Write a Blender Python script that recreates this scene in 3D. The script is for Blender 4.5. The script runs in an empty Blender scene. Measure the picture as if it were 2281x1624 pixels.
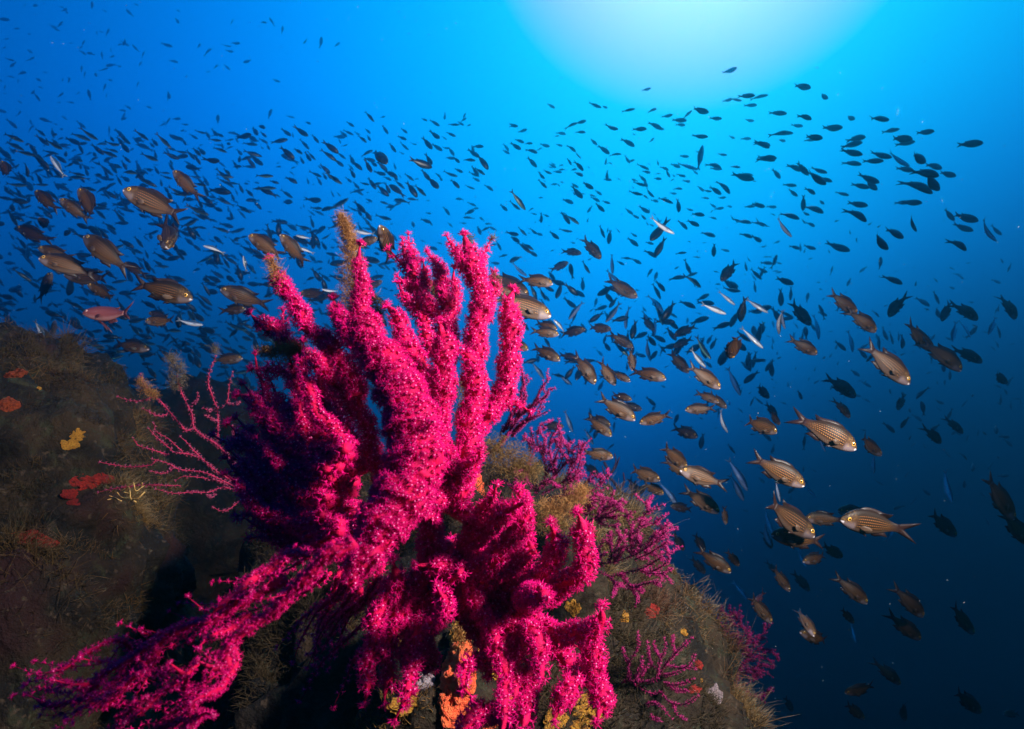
import bpy, bmesh, math, random, json
import numpy as np
from mathutils import Vector, Matrix, Quaternion, noise
from mathutils.bvhtree import BVHTree

# ------------------------------------------------------------------ camera
SC = bpy.context.scene
COL = SC.collection
HFOV = math.radians(80.0)
PITCH = math.radians(10.0)
VW, VH = 2280.0, 1624.0                       # the photograph's own raster, used for measuring bearings
FPX = VW / 2 / math.tan(HFOV / 2)
CF = Vector((0, math.cos(PITCH), math.sin(PITCH)))
CU = Vector((0, -math.sin(PITCH), math.cos(PITCH)))
CR = Vector((1, 0, 0))
cam = bpy.data.cameras.new("camera")
cam_o = bpy.data.objects.new("camera", cam)
COL.objects.link(cam_o)
cam_o.rotation_euler = (math.pi / 2 + PITCH, 0, 0)
cam.sensor_fit = 'HORIZONTAL'
cam.angle = HFOV
cam.clip_start = 0.02
cam.clip_end = 500
cam.dof.use_dof = True
cam.dof.focus_distance = 0.62
cam.dof.aperture_fstop = 15
SC.camera = cam_o


def P(x, y, d):
    """World point on the bearing measured at (x, y), d metres ahead."""
    return CF * d + CR * ((x - VW / 2) * d / FPX) + CU * ((VH / 2 - y) * d / FPX)


# ------------------------------------------------------------------ view / render settings
SC.view_settings.view_transform = 'Standard'
SC.view_settings.look = 'None'
SC.view_settings.exposure = 0
SC.view_settings.gamma = 1
SC.cycles.use_denoising = True
SC.cycles.max_bounces = 6
SC.cycles.diffuse_bounces = 2
SC.cycles.glossy_bounces = 2
SC.cycles.transmission_bounces = 3
SC.cycles.transparent_max_bounces = 8
SC.cycles.volume_bounces = 1
SC.cycles.sample_clamp_indirect = 4

# ------------------------------------------------------------------ world: the light field of the open sea
WD = {'C': [[-0.584, 0.614, 0.531], [-0.234, 0.735, 0.636], [0.234, 0.735, 0.636], [0.584, 0.614, 0.531], [-0.635, 0.719, 0.281], [-0.265, 0.898, 0.351], [0.265, 0.898, 0.351], [0.635, 0.719, 0.281], [-0.636, 0.772, -0.016], [-0.265, 0.964, -0.019], [0.265, 0.964, -0.019], [0.636, 0.772, -0.016], [-0.584, 0.758, -0.289], [-0.234, 0.909, -0.346], [0.234, 0.909, -0.346], [0.584, 0.758, -0.289], [0.0, 0.0, 1.0], [0.0, 0.0, -1.0], [0.0, -1.0, 0.0], [1.0, 0.0, 0.0], [-1.0, 0.0, 0.0]], 'K': 8.0, 'G': [-1.926, 0.886, 0.087, 1.45, 2.277, 0.758, 0.532, -0.36, 0.726, -1.721, 2.728, 0.713, -4.662, 2.069, -1.822, -5.461, 0.268, 0.112, 0.982, -0.399, 0.226, -3.629, 2.418], 'B': [-2.321, 1.263, -1.379, 0.579, 2.924, 0.648, 0.719, 1.399, 0.48, -1.551, 2.925, -0.625, -5.096, 1.404, -1.191, -5.654, -0.114, 0.006, 1.013, -0.364, 0.237, -2.35, 2.529]}
world = bpy.data.worlds.new("World")
SC.world = world
world.use_nodes = True


def build_world():
    nt = world.node_tree
    N, L = nt.nodes, nt.links
    N.clear()
    out = N.new('ShaderNodeOutputWorld')
    bg = N.new('ShaderNodeBackground')
    L.new(bg.outputs[0], out.inputs[0])
    tc = N.new('ShaderNodeTexCoord')
    nrm = N.new('ShaderNodeVectorMath'); nrm.operation = 'NORMALIZE'
    L.new(tc.outputs['Generated'], nrm.inputs[0])
    d = nrm.outputs[0]

    def M(op, a, b=None, c=None, clamp=False):
        n = N.new('ShaderNodeMath'); n.operation = op; n.use_clamp = clamp
        for i, v in enumerate((a, b, c)):
            if v is None:
                continue
            if isinstance(v, (int, float)):
                n.inputs[i].default_value = v
            else:
                L.new(v, n.inputs[i])
        return n.outputs[0]
    sep = N.new('ShaderNodeSeparateXYZ'); L.new(d, sep.inputs[0])
    z = sep.outputs[2]
    ng = len(WD['C'])
    acc = {}
    for ch in 'GB':
        acc[ch] = M('MULTIPLY_ADD', z, WD[ch][ng + 1], WD[ch][ng])
    for i, c in enumerate(WD['C']):
        dp = N.new('ShaderNodeVectorMath'); dp.operation = 'DOT_PRODUCT'
        L.new(d, dp.inputs[0]); dp.inputs[1].default_value = c
        e = M('EXPONENT', M('MULTIPLY_ADD', dp.outputs['Value'], WD['K'], -WD['K']))
        for ch in 'GB':
            acc[ch] = M('MULTIPLY_ADD', e, WD[ch][i], acc[ch])
    g = M('MINIMUM', M('EXPONENT', acc['G']), 1.4)
    b = M('MINIMUM', M('EXPONENT', acc['B']), 2.2)
    # the sun seen through the surface: a broad pale glow
    dp = N.new('ShaderNodeVectorMath'); dp.operation = 'DOT_PRODUCT'
    L.new(d, dp.inputs[0]); dp.inputs[1].default_value = SUN
    t = M('DIVIDE', M('SUBTRACT', dp.outputs['Value'], 0.9585), 0.0415, clamp=True)
    r = M('MULTIPLY', M('POWER', t, 1.1), GLOW[0])
    g2 = M('MULTIPLY_ADD', t, GLOW[1], g)
    b2 = M('MULTIPLY_ADD', t, GLOW[2], b)
    cmb = N.new('ShaderNodeCombineColor')
    L.new(r, cmb.inputs[0]); L.new(g2, cmb.inputs[1]); L.new(b2, cmb.inputs[2])
    L.new(cmb.outputs[0], bg.inputs[0])
    bg.inputs[1].default_value = 1.0


SUN = Vector((0.2327, 0.6342, 0.7373))
GLOW = (1.10, -0.30, 0.0)
build_world()

# ------------------------------------------------------------------ lights
sun = bpy.data.lights.new("sun", 'SUN')
sun.energy = 0.6
sun.angle = math.radians(20)
sun.color = (0.02, 0.5, 1.0)
sun_o = bpy.data.objects.new("sun", sun)
COL.objects.link(sun_o)
sun_o.rotation_euler = (-SUN).to_track_quat('-Z', 'Y').to_euler()


# the diver's two flash guns, out on their arms beside the camera
def flash(name, loc, aim, watts, deg, blend=.8, size=.07):
    l = bpy.data.lights.new(name, 'SPOT')
    l.energy = watts; l.color = (1.0, .92, .85); l.spot_size = math.radians(deg); l.spot_blend = blend; l.shadow_soft_size = size
    o = bpy.data.objects.new(name, l); COL.objects.link(o)
    o.location = loc
    o.rotation_euler = (Vector(aim) - Vector(loc)).to_track_quat('-Z', 'Y').to_euler()


flash("flash_gun", CR * .90 + CU * .40 + CF * .10, P(1450, 620, .85), 330, 100, 1.0)
flash("flash_gun", CR * -.75 + CU * .70 - CF * .25, P(270, 520, 1.2), 46, 44, 1.0)


def haze(density, aniso):
    bm = bmesh.new()
    bmesh.ops.create_cube(bm, size=1)
    me = bpy.data.meshes.new("haze"); bm.to_mesh(me); bm.free()
    o = bpy.data.objects.new("haze", me); COL.objects.link(o)
    o.scale = (26, 18, 14); o.location = (0, 6.5, 2.0)
    o['kind'] = 'stuff'
    o['label'] = 'clear blue sea water that slowly veils the far fish'
    m = bpy.data.materials.new("sea_water"); m.use_nodes = True
    nt = m.node_tree; nt.nodes.clear()
    out = nt.nodes.new('ShaderNodeOutputMaterial')
    pv = nt.nodes.new('ShaderNodeVolumePrincipled')
    pv.inputs['Density'].default_value = density
    pv.inputs['Color'].default_value = (0.12, 0.82, 1.0, 1)
    pv.inputs['Anisotropy'].default_value = aniso
    nt.links.new(pv.outputs[0], out.inputs['Volume'])
    me.materials.append(m)
    return o

# ------------------------------------------------------------------ small helpers
rng = np.random.default_rng(7)
random.seed(7)


def np_mesh(name, V, T, smooth=True, attrs=None):
    """A triangle mesh from arrays."""
    V = np.asarray(V, np.float32); T = np.asarray(T, np.int32)
    me = bpy.data.meshes.new(name)
    me.vertices.add(len(V)); me.vertices.foreach_set('co', V.ravel())
    me.loops.add(T.size); me.loops.foreach_set('vertex_index', T.ravel())
    me.polygons.add(len(T))
    me.polygons.foreach_set('loop_start', np.arange(0, T.size, 3, dtype=np.int32))
    me.polygons.foreach_set('use_smooth', np.full(len(T), smooth, bool))
    for k, a in (attrs or {}).items():
        at = me.attributes.new(k, 'FLOAT', 'POINT')
        at.data.foreach_set('value', np.asarray(a, np.float32).ravel())
    me.update(calc_edges=True)
    me.validate()
    return me


def link(name, me, mat=None, parent=None):
    o = bpy.data.objects.new(name, me)
    COL.objects.link(o)
    if mat is not None:
        me.materials.clear()
        me.materials.append(mat)
    if parent is not None:
        o.parent = parent
    return o


def empty(name, loc=(0, 0, 0)):
    o = bpy.data.objects.new(name, None)
    COL.objects.link(o)
    o.location = loc
    o.empty_display_size = 0.05
    return o


def tag(o, label=None, cat=None, group=None, kind=None):
    for k, v in (('label', label), ('category', cat), ('group', group), ('kind', kind)):
        if v:
            o[k] = v
    return o


class Nodes:
    """Terse builder for a Principled material."""

    def __init__(self, name, rough=0.6, spec=0.3):
        self.m = bpy.data.materials.new(name)
        self.m.use_nodes = True
        self.nt = self.m.node_tree
        self.N, self.L = self.nt.nodes, self.nt.links
        self.b = self.N['Principled BSDF']
        self.out = self.N['Material Output']
        self.b.inputs['Roughness'].default_value = rough
        self.b.inputs['Specular IOR Level'].default_value = spec

    def n(self, t, **kw):
        x = self.N.new(t)
        for k, v in kw.items():
            setattr(x, k, v)
        return x

    def put(self, sock, v):
        if isinstance(v, bpy.types.NodeSocket):
            self.L.new(v, sock)
        elif isinstance(v, (tuple, list)):
            sock.default_value = (*v, 1) if len(v) == 3 and len(sock.default_value) == 4 else v
        else:
            sock.default_value = v

    def math(self, op, a, b=None, c=None, clamp=False):
        x = self.n('ShaderNodeMath', operation=op, use_clamp=clamp)
        for i, v in enumerate((a, b, c)):
            if v is not None:
                self.put(x.inputs[i], v)
        return x.outputs[0]

    def step(self, v, lo, hi, a=0.0, b=1.0):
        x = self.n('ShaderNodeMapRange', interpolation_type='SMOOTHSTEP')
        self.put(x.inputs[0], v)
        for i, k in enumerate((lo, hi, a, b)):
            x.inputs[i + 1].default_value = k
        return x.outputs[0]

    def mix(self, f, a, b, blend='MIX'):
        x = self.n('ShaderNodeMix', data_type='RGBA', blend_type=blend)
        self.put(x.inputs[0], f); self.put(x.inputs[6], a); self.put(x.inputs[7], b)
        return x.outputs[2]

    def noise(self, scale, detail=4, rough=0.55, vec=None, dist=0.0):
        x = self.n('ShaderNodeTexNoise')
        x.inputs['Scale'].default_value = scale
        x.inputs['Detail'].default_value = detail
        x.inputs['Roughness'].default_value = rough
        x.inputs['Distortion'].default_value = dist
        if vec is not None:
            self.L.new(vec, x.inputs['Vector'])
        return x.outputs['Fac']

    def obj(self):
        return self.n('ShaderNodeTexCoord').outputs['Object']

    def attr(self, name):
        return self.n('ShaderNodeAttribute', attribute_name=name).outputs['Fac']

    def rand(self):
        return self.n('ShaderNodeObjectInfo').outputs['Random']

    def sep(self, v):
        x = self.n('ShaderNodeSeparateXYZ'); self.L.new(v, x.inputs[0])
        return x.outputs

    def base(self, c):
        self.put(self.b.inputs['Base Color'], c)
        return self

    def bump(self, h, strength=0.5, dist=0.01):
        x = self.n('ShaderNodeBump')
        x.inputs['Strength'].default_value = strength
        x.inputs['Distance'].default_value = dist
        self.put(x.inputs['Height'], h)
        self.L.new(x.outputs[0], self.b.inputs['Normal'])
        return self

    def translucent(self, f, c):
        """Thin living tissue: part of the light passes through."""
        t = self.n('ShaderNodeBsdfTranslucent'); self.put(t.inputs[0], c)
        mx = self.n('ShaderNodeMixShader'); mx.inputs[0].default_value = f
        self.L.new(self.b.outputs[0], mx.inputs[1]); self.L.new(t.outputs[0], mx.inputs[2])
        self.L.new(mx.outputs[0], self.out.inputs[0])
        return self


# ------------------------------------------------------------------ the reef
def rock_material():
    k = Nodes("reef_rock", 0.85, 0.15)
    o = k.obj()
    n1 = k.noise(9, 6, 0.6, o); n2 = k.noise(31, 5, 0.6, o, 0.6); n3 = k.noise(4.5, 3, 0.5, o)
    c = k.mix(k.step(n1, .38, .62), (.005, .0035, .003), (.022, .0125, .006))
    c = k.mix(k.step(n2, .52, .66), c, (.02, .018, .009))
    c = k.mix(k.step(n3, .56, .66), c, (.016, .005, .005))
    c = k.mix(k.step(k.noise(75, 3, .5, o), .60, .7), c, (.04, .026, .016))
    k.base(c)
    k.bump(k.math('ADD', k.noise(60, 6, .65, o), k.math('MULTIPLY', k.noise(18, 4, .6, o), 1.5)), 0.9, 0.012)
    return k.m


ROCK_MAT = rock_material()
ROCKS = []


def rock(name, c, r, seed, amp=0.11, sub=6):
    bm = bmesh.new()
    bmesh.ops.create_icosphere(bm, subdivisions=sub, radius=1)
    off = Vector((seed * 3.1, seed * 1.7, seed * 2.3))
    for v in bm.verts:
        p = v.co.copy()
        q = p * 1.6 + off
        h = noise.fractal(q, 0.9, 2.1, 6) * amp
        h += (0.5 - abs(noise.noise(p * 3.3 + off))) * amp * 0.7
        h += noise.fractal(p * 7 + off, 0.8, 2.0, 5) * amp * 0.62
        v.co = p * (1 + h)
        v.co = Vector((v.co.x * r[0], v.co.y * r[1], v.co.z * r[2]))
    me = bpy.data.meshes.new(name); bm.to_mesh(me); bm.free()
    me.polygons.foreach_set('use_smooth', [True] * len(me.polygons))
    o = link(name, me, ROCK_MAT)
    o.location = c
    ROCKS.append(o)
    return o


tag(rock("reef_outcrop", P(-150, 1400, 1.12), (.42, .34, .53), 1, .13), 'dim brown reef outcrop furred with algae, orange sponges on its flank', 'reef', None, 'structure')
tag(rock("reef_knoll", P(1035, 1850, .92), (.42, .30, .53), 4, .15), 'brown reef knoll carrying the purple sea fans', 'reef', None, 'structure')
tag(rock("reef_ledge", P(840, 2060, .92), (.39, .22, .38), 9, .16), 'shaded reef ledge under the crimson gorgonian', 'reef', None, 'structure')
tag(rock("shade_spur", P(985, 1655, .66), (.085, .12, .135), 21, .12, 5), 'small rock spur added to shade the ledge, crusted with vermilion sponge', 'reef', None, 'structure')  # spur added to block the flash from the ledge; also carries sponge
tag(rock("reef_foot", P(280, 1990, 1.05), (.44, .30, .34), 12, .18), 'black shaded foot of the reef below the outcrop', 'reef', None, 'structure')
tag(rock("distant_reef_head", P(430, 1120, 3.3), (.75, .8, .62), 15, .16, 5), 'far reef head, a dark blue shape behind the fish', 'reef', None, 'structure')


def reef_slope():
    """The slope the outcrops stand on, falling away into deep water."""
    n = 90
    xs = np.linspace(-4, 4, n); ys = np.linspace(-2.5, 5.0, n)
    X, Y = np.meshgrid(xs, ys)
    Z = -0.95 - 0.28 * np.clip(Y - 0.6, 0, 9) ** 1.3 - 0.25 * np.abs(X) - 0.1 * np.clip(-Y, 0, 9)
    V = np.stack([X.ravel(), Y.ravel(), Z.ravel()], 1)
    for i in range(len(V)):
        V[i, 2] += noise.fractal(Vector(V[i] * 1.3), .9, 2, 5) * .16
    q = (np.arange(n - 1)[:, None] * n + np.arange(n - 1)[None]).ravel()
    T = np.concatenate([np.stack([q, q + 1, q + n + 1], 1), np.stack([q, q + n + 1, q + n], 1)])
    tag(link("reef_slope", np_mesh("reef_slope", V, T), ROCK_MAT), 'reef slope falling away into the deep', 'reef', None, 'structure')


reef_slope()
bpy.context.view_layer.update()


def bvh_all():
    V, F = [], []
    for o in ROCKS:
        n0 = len(V)
        V += [o.matrix_world @ v.co for v in o.data.vertices]
        F += [tuple(n0 + i for i in p.vertices) for p in o.data.polygons]
    return BVHTree.FromPolygons(V, F)


BVH = bvh_all()


def hit(x, y, dflt=0.9):
    """Where the bearing (x, y) meets the reef: point, outward normal."""
    d = P(x, y, 1).normalized()
    p, n, _i, _t = BVH.ray_cast(Vector((0, 0, 0)), d)
    if p is None:
        p, n = P(x, y, dflt), -d
    if n.dot(d) > 0:
        n = -n
    return p, n


def strands(base, normal, length, width, bend, seg=2):
    """Curved three-sided spikes, all at once. -> V, T, along"""
    n = len(base)
    r = rng.normal(size=(n, 3)); t1 = np.cross(normal, r); t1 /= np.linalg.norm(t1, axis=1, keepdims=True) + 1e-9
    t2 = np.cross(normal, t1)
    V, A = [], []
    for s in range(seg):
        f = s / seg
        c = base + normal * (length * f)[:, None] + t1 * (bend * length * f * f)[:, None]
        w = width * (1 - .55 * f)
        for k in range(3):
            a = 2 * math.pi * k / 3
            V.append(c + (t1 * math.cos(a) + t2 * math.sin(a)) * w[:, None]); A.append(np.full(n, f))
    V.append(base + normal * length[:, None] + t1 * (bend * length)[:, None]); A.append(np.ones(n))
    m = 3 * seg + 1
    V = np.stack(V, 1).reshape(-1, 3); A = np.stack(A, 1).ravel()
    T = []
    for s in range(seg - 1):
        for k in range(3):
            a, b = 3 * s + k, 3 * s + (k + 1) % 3
            T += [(a, b, b + 3), (a, b + 3, a + 3)]
    s = seg - 1
    for k in range(3):
        T.append((3 * s + k, 3 * s + (k + 1) % 3, 3 * seg))
    T = np.array(T)
    T = (T[None] + (np.arange(n) * m)[:, None, None]).reshape(-1, 3)
    return V, T, A


def turf(rock_o, n, lmin, lmax, mat, name, label, clump=False):
    me = rock_o.data
    me.calc_loop_triangles()
    co = np.empty(len(me.vertices) * 3, np.float32); me.vertices.foreach_get('co', co); co = co.reshape(-1, 3)
    tri = np.empty(len(me.loop_triangles) * 3, np.int32); me.loop_triangles.foreach_get('vertices', tri); tri = tri.reshape(-1, 3)
    A, B, C = co[tri[:, 0]], co[tri[:, 1]], co[tri[:, 2]]
    nr = np.cross(B - A, C - A); ar = np.linalg.norm(nr, axis=1); nr /= ar[:, None] + 1e-12
    loc = np.array(rock_o.location)
    cen = (A + B + C) / 3 + loc
    cd = cen / np.linalg.norm(cen, axis=1, keepdims=True)
    w = ar * ((nr * cd).sum(1) < 0.45)                     # both the near faces and the rim
    w = w * np.clip(.16 + nr[:, 2] * 1.1, .02, 1)          # thickest on upturned faces, thinned on the walls to put shade there
    # turf grows in patches
    pn = np.array([noise.noise(Vector(c) * 11) for c in cen])
    if clump:
        pn = np.array([noise.noise(Vector(c) * 7 + Vector((3.1, 9.2, 4.4))) for c in cen])
        w = w * np.clip((pn - .12) * 6, 0, 1)
    else:
        w = w * np.clip(.30 + pn * 2.2, .02, 1.6)
    idx = rng.choice(len(tri), n, p=w / w.sum())
    u, v = rng.random(n), rng.random(n); s = u + v > 1; u[s], v[s] = 1 - u[s], 1 - v[s]
    b = A[idx] + (B - A)[idx] * u[:, None] + (C - A)[idx] * v[:, None]
    d = nr[idx] + rng.normal(size=(n, 3)) * .55
    d /= np.linalg.norm(d, axis=1, keepdims=True)
    L = rng.uniform(lmin, lmax, n) * (0.6 + 0.8 * np.clip(pn[idx] + .4, 0, 1))
    V, T, al = strands(b - d * .002, d, L, rng.uniform(.00028, .0007, n), rng.normal(0, .6, n), 3)
    tone = np.repeat(np.clip(rng.random(n) * .6 + pn[idx] * .8 + .2, 0, 1), 10)
    me2 = np_mesh(name, V + loc, T, True, {'tone': tone, 'along': al})
    tag(link(name, me2, mat), label, 'algae', None, 'stuff')


def turf_material():
    k = Nodes("algae_turf", 0.8, 0.2)
    t = k.attr('tone')
    c = k.mix(k.step(t, 0, .5), (.011, .006, .003), (.062, .031, .009))
    c = k.mix(k.step(t, .5, 1), c, (.17, .095, .030))
    c = k.mix(k.step(k.attr('along'), .6, 1, 0, .35), c, (.5, .42, .3))
    o = k.obj()
    c = k.mix(k.step(k.noise(7, 3, .5, o), .52, .66, 0, .75), c, (.06, .015, .009))
    c = k.mix(k.step(k.noise(5, 3, .5, o), .56, .68, 0, .8), c, (.13, .062, .010))
    c = k.mix(k.step(k.noise(3.2, 2, .5, o), .42, .56, .75, 0), c, (.012, .010, .006))
    k.base(c).translucent(.3, c)
    return k.m


TURF = turf_material()
turf(ROCKS[0], 34000, .006, .022, TURF, 'algae_turf', 'shaggy olive brown algae turf over the dim outcrop')
turf(ROCKS[1], 60000, .004, .020, TURF, 'algae_turf', 'brown algae turf over the knoll with purple fans')
turf(ROCKS[1], 16000, .016, .036, TURF, 'algae_turf', 'bushy tall algae clumps standing out of the knoll turf', True)
turf(ROCKS[0], 14000, .018, .042, TURF, 'algae_turf', 'bushy tall algae clumps on the dim outcrop', True)
turf(ROCKS[2], 9000, .004, .012, TURF, 'algae_turf', 'short algae turf on the ledge under the gorgonian')
turf(ROCKS[3], 2500, .003, .009, TURF, 'algae_turf', 'thin algae fuzz on the rock spur')
turf(ROCKS[4], 5000, .004, .014, TURF, 'algae_turf', 'sparse algae on the black foot of the reef')


def sponge_material(name, a, b):
    k = Nodes(name, 0.6, 0.3)
    o = k.obj()
    k.base(k.mix(k.step(k.noise(5, 4, .6, o), .35, .65), a, b))
    k.b.inputs['Subsurface Weight'].default_value = .15
    k.b.inputs['Subsurface Radius'].default_value = (.01, .004, .002)
    k.bump(k.noise(14, 5, .6, o), .8, .06)
    return k.m


SPM = {'o': sponge_material("orange_sponge", (.34, .055, .010), (.16, .02, .006)),
       'r': sponge_material("red_sponge", (.40, .018, .010), (.20, .010, .008)),
       'y': sponge_material("yellow_sponge", (.62, .30, .03), (.36, .14, .015)),
       'c': sponge_material("coral_pink_sponge", (1.0, .19, .06), (.95, .09, .03)),
       'w': sponge_material("pale_crust", (.42, .34, .36), (.22, .15, .18))}


def sponge(x, y, rx, ry, m, label, seed, thick=.3):
    """An encrusting sponge: a thick lobed cushion moulded to the rock."""
    p, n = hit(x, y)
    dist = (p.dot(CF))
    sx, sy = rx * dist / FPX, ry * dist / FPX
    bm = bmesh.new()
    bmesh.ops.create_icosphere(bm, subdivisions=5, radius=1)
    off = Vector((seed * 5.3, seed * 2.9, 0))
    for v in bm.verts:
        q = v.co.copy()
        ang = noise.fractal(Vector((q.x, q.y, 0)) * 1.1 + off, .9, 2.1, 3)
        k = 1 + .5 * ang + .10 * noise.noise(q * 7 + off)
        h = 1 + .9 * noise.fractal(q * 3.4 + off, .7, 2, 5)
        v.co = Vector((q.x * k, q.y * k, q.z * thick * h))
    me = bpy.data.meshes.new("sponge"); bm.to_mesh(me); bm.free()
    me.polygons.foreach_set('use_smooth', [True] * len(me.polygons))
    o = link("sponge", me, SPM[m])
    z = n
    xax = (CR - z * CR.dot(z)).normalized(); yax = z.cross(xax)
    M = Matrix((xax, yax, z)).transposed().to_4x4()
    o.matrix_world = Matrix.Translation(p - n * (sx + sy) * .5 * thick * .35) @ M @ Matrix.Diagonal((sx, sy, (sx + sy) / 2, 1))
    tag(o, label, 'sponge')
    return o


for a in [
    (28, 838, 34, 17, 'o', 'orange sponge crust high on the outcrop shoulder', 1),
    (12, 905, 26, 20, 'o', 'rusty orange sponge under the highest crust on the outcrop', 2),
    (205, 1082, 42, 30, 'r', 'bright red sponge cushion on the shaded outcrop flank', 3),
    (162, 1100, 16, 20, 'r', 'small red sponge lobe beside the big red cushion', 4),
    (170, 968, 17, 12, 'y', 'yellow sponge knob among the algae, mid outcrop', 5),
    (155, 990, 17, 13, 'y', 'amber sponge crust just below the yellow knob', 6),
    (88, 864, 5, 5, 'y', 'tiny orange spot sponge among outcrop algae', 7),
    (165, 1118, 15, 10, 'r', 'dull red crust low on the outcrop', 8),
    (60, 1205, 60, 22, 'r', 'very dark red sponge sheet near the reef foot', 9),
    (1062, 1085, 22, 40, 'c', 'salmon orange sponge behind the knotted gorgonian branches', 10),
    (1276, 1352, 16, 20, 'y', 'orange yellow sponge at the gorgonian edge on the knoll', 11),
    (1391, 1376, 11, 12, 'y', 'small bright yellow sponge on the knoll crest', 12),
    (1452, 1362, 22, 14, 'r', 'dusky red crust near the knoll crest', 13),
    (1010, 1500, 62, 80, 'c', 'glowing vermilion sponge framed by gorgonian branches', 14),
    (1030, 1580, 58, 46, 'c', 'lower vermilion sponge behind the curled branch', 15),
    (1022, 1412, 26, 36, 'y', 'golden tufted sponge above the vermilion one', 16),
    (1300, 1590, 46, 34, 'y', 'wide amber sponge at the bottom beside the lowest branches', 17),
    (1240, 1600, 30, 26, 'y', 'amber sponge half hidden by the lowest branches', 18),
    (1545, 1535, 14, 10, 'r', 'coral red crust on the knoll flank under the purple fan', 19),
    (1560, 1515, 6, 6, 'y', 'tiny yellow spot sponge above the coral red crust', 20),
    (1590, 1545, 24, 18, 'w', 'pale lilac crust on the lower knoll flank', 21),
    (1425, 1496, 6, 6, 'y', 'tiny yellow speck sponge between the purple fan branches', 22),
    (1556, 1480, 10, 10, 'r', 'small red crust above the coral red one on the knoll', 23),
    (905, 1570, 36, 22, 'y', 'ochre sponge low beneath the shadowed branches', 24),
    (925, 1405, 10, 10, 'y', 'small cream yellow sponge in the gorgonian shadow', 25),
    (940, 1520, 30, 22, 'w', 'violet encrusting patch beside the vermilion sponge', 26),
    (1100, 1470, 44, 40, 'y', 'amber sponge deep between the lower crimson branches', 29),
    (1165, 1550, 46, 40, 'y', 'ochre gold sponge behind the hanging crimson fingers', 30),
    (1215, 1440, 34, 30, 'o', 'burnt orange sponge behind the elbowed crimson branch', 31),
    (1110, 1590, 46, 36, 'c', 'vermilion sponge at the very bottom behind hanging branches', 32),
    (1060, 1290, 50, 26, 'y', 'golden sponge ledge under the shadowed crossing branch', 33),
    (1210, 1290, 30, 30, 'y', 'gold sponge between the two upright crimson fingers', 34),
    (900, 1420, 22, 26, 'y', 'yellow sponge glimpsed through the shadowed thicket', 35),
    (1465, 1470, 9, 8, 'o', 'orange fleck sponge behind the purple fan', 27),
    (1523, 1408, 9, 8, 'y', 'yellow fleck sponge near a purple fan tip', 28),
]:
    sponge(*a)


# ------------------------------------------------------------------ gorgonians
def polyp_template(nt, seg, seed):
    """One eight-armed polyp standing on z. -> verts, tris, paleness"""
    r = random.Random(seed)
    V, T, A = [], [], []
    S = 5 if seg > 1 else 3
    for z, rad, pale in ((0, .17, 0), (.5, .16, .62)):
        for k in range(S):
            a = 2 * math.pi * k / S
            V.append((rad * math.cos(a), rad * math.sin(a), z)); A.append(pale)
    V.append((0, 0, .66)); A.append(1)
    for k in range(S):
        k2 = (k + 1) % S
        T += [(k, k2, S + k2), (k, S + k2, S + k), (S + k, S + k2, 2 * S)]
    for i in range(nt):
        a = 2 * math.pi * (i + r.uniform(-.25, .25)) / nt
        ca, sa = math.cos(a), math.sin(a)
        reach = r.uniform(.55, .95); up = r.uniform(.3, .95)
        pts = [(.12, .46, .06), (reach * .55, .5 + up * .38, .045), (reach, .5 + up * .62, 0)]
        if seg == 1:
            pts = [(.1, .44, .10), pts[2]]
        n0 = len(V)
        for j, (rr, zz, w) in enumerate(pts):
            pl = (.35, .42, .55)[j if seg > 1 else (0, 2)[j]]
            if w == 0:
                V.append((rr * ca, rr * sa, zz)); A.append(pl)
            else:
                for dx, dz in ((-w, 0), (w, 0), (0, w * 1.5)):
                    V.append((rr * ca - dx * sa, rr * sa + dx * ca, zz + dz)); A.append(pl)
        for j in range(len(pts) - 2):
            for q in range(3):
                a0, b0 = n0 + 3 * j + q, n0 + 3 * j + (q + 1) % 3
                T += [(a0, b0, b0 + 3), (a0, b0 + 3, a0 + 3)]
        j = len(pts) - 2
        for q in range(3):
            T.append((n0 + 3 * j + q, n0 + 3 * j + (q + 1) % 3, n0 + 3 * (j + 1)))
    return np.array(V), np.array(T), np.array(A)


POLYPS = {'full': [polyp_template(8, 2, s) for s in range(6)],
          'lite': [polyp_template(7, 1, s) for s in range(5)],
          'mini': [polyp_template(5, 1, s) for s in range(4)]}


def gorgonian_material(name, deep, mid, pale, tr=.35):
    k = Nodes(name, .6, .12)
    t = k.attr('pale')
    v = k.noise(14, 2, .5, k.obj())
    c = k.mix(k.step(t, 0, .5), deep, mid)
    c = k.mix(k.step(t, .5, 1), c, pale)
    c = k.mix(k.step(v, .4, .65, 0, .3), c, mid)
    k.base(c).translucent(tr, c)
    return k.m


def stem_material(name, a, b):
    k = Nodes(name, .7, .1)
    o = k.obj()
    k.base(k.mix(k.step(k.noise(90, 3, .6, o), .4, .62), a, b)).bump(k.noise(320, 3, .6, o), .6, .002)
    return k.m


GM = {'crimson': (stem_material("crimson_stem", (.46, .001, .045), (.34, .001, .05)),
                  gorgonian_material("crimson_polyps", (.50, .0005, .055), (.80, .001, .20), (1.0, .42, .78))),
      'purple': (stem_material("purple_stem", (.22, .006, .06), (.14, .004, .06)),
                 gorgonian_material("purple_polyps", (.24, .005, .075), (.36, .014, .13), (.66, .24, .44))),
      'rose': (stem_material("rose_stem", (.28, .014, .05), (.19, .009, .04)),
               gorgonian_material("rose_polyps", (.25, .012, .06), (.38, .055, .14), (.80, .42, .50))),
      'black': (stem_material("black_stem", (.012, .008, .02), (.02, .01, .03)), None),
      'cream': (stem_material("cream_stem", (.34, .21, .07), (.25, .14, .045)), None)}


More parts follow.
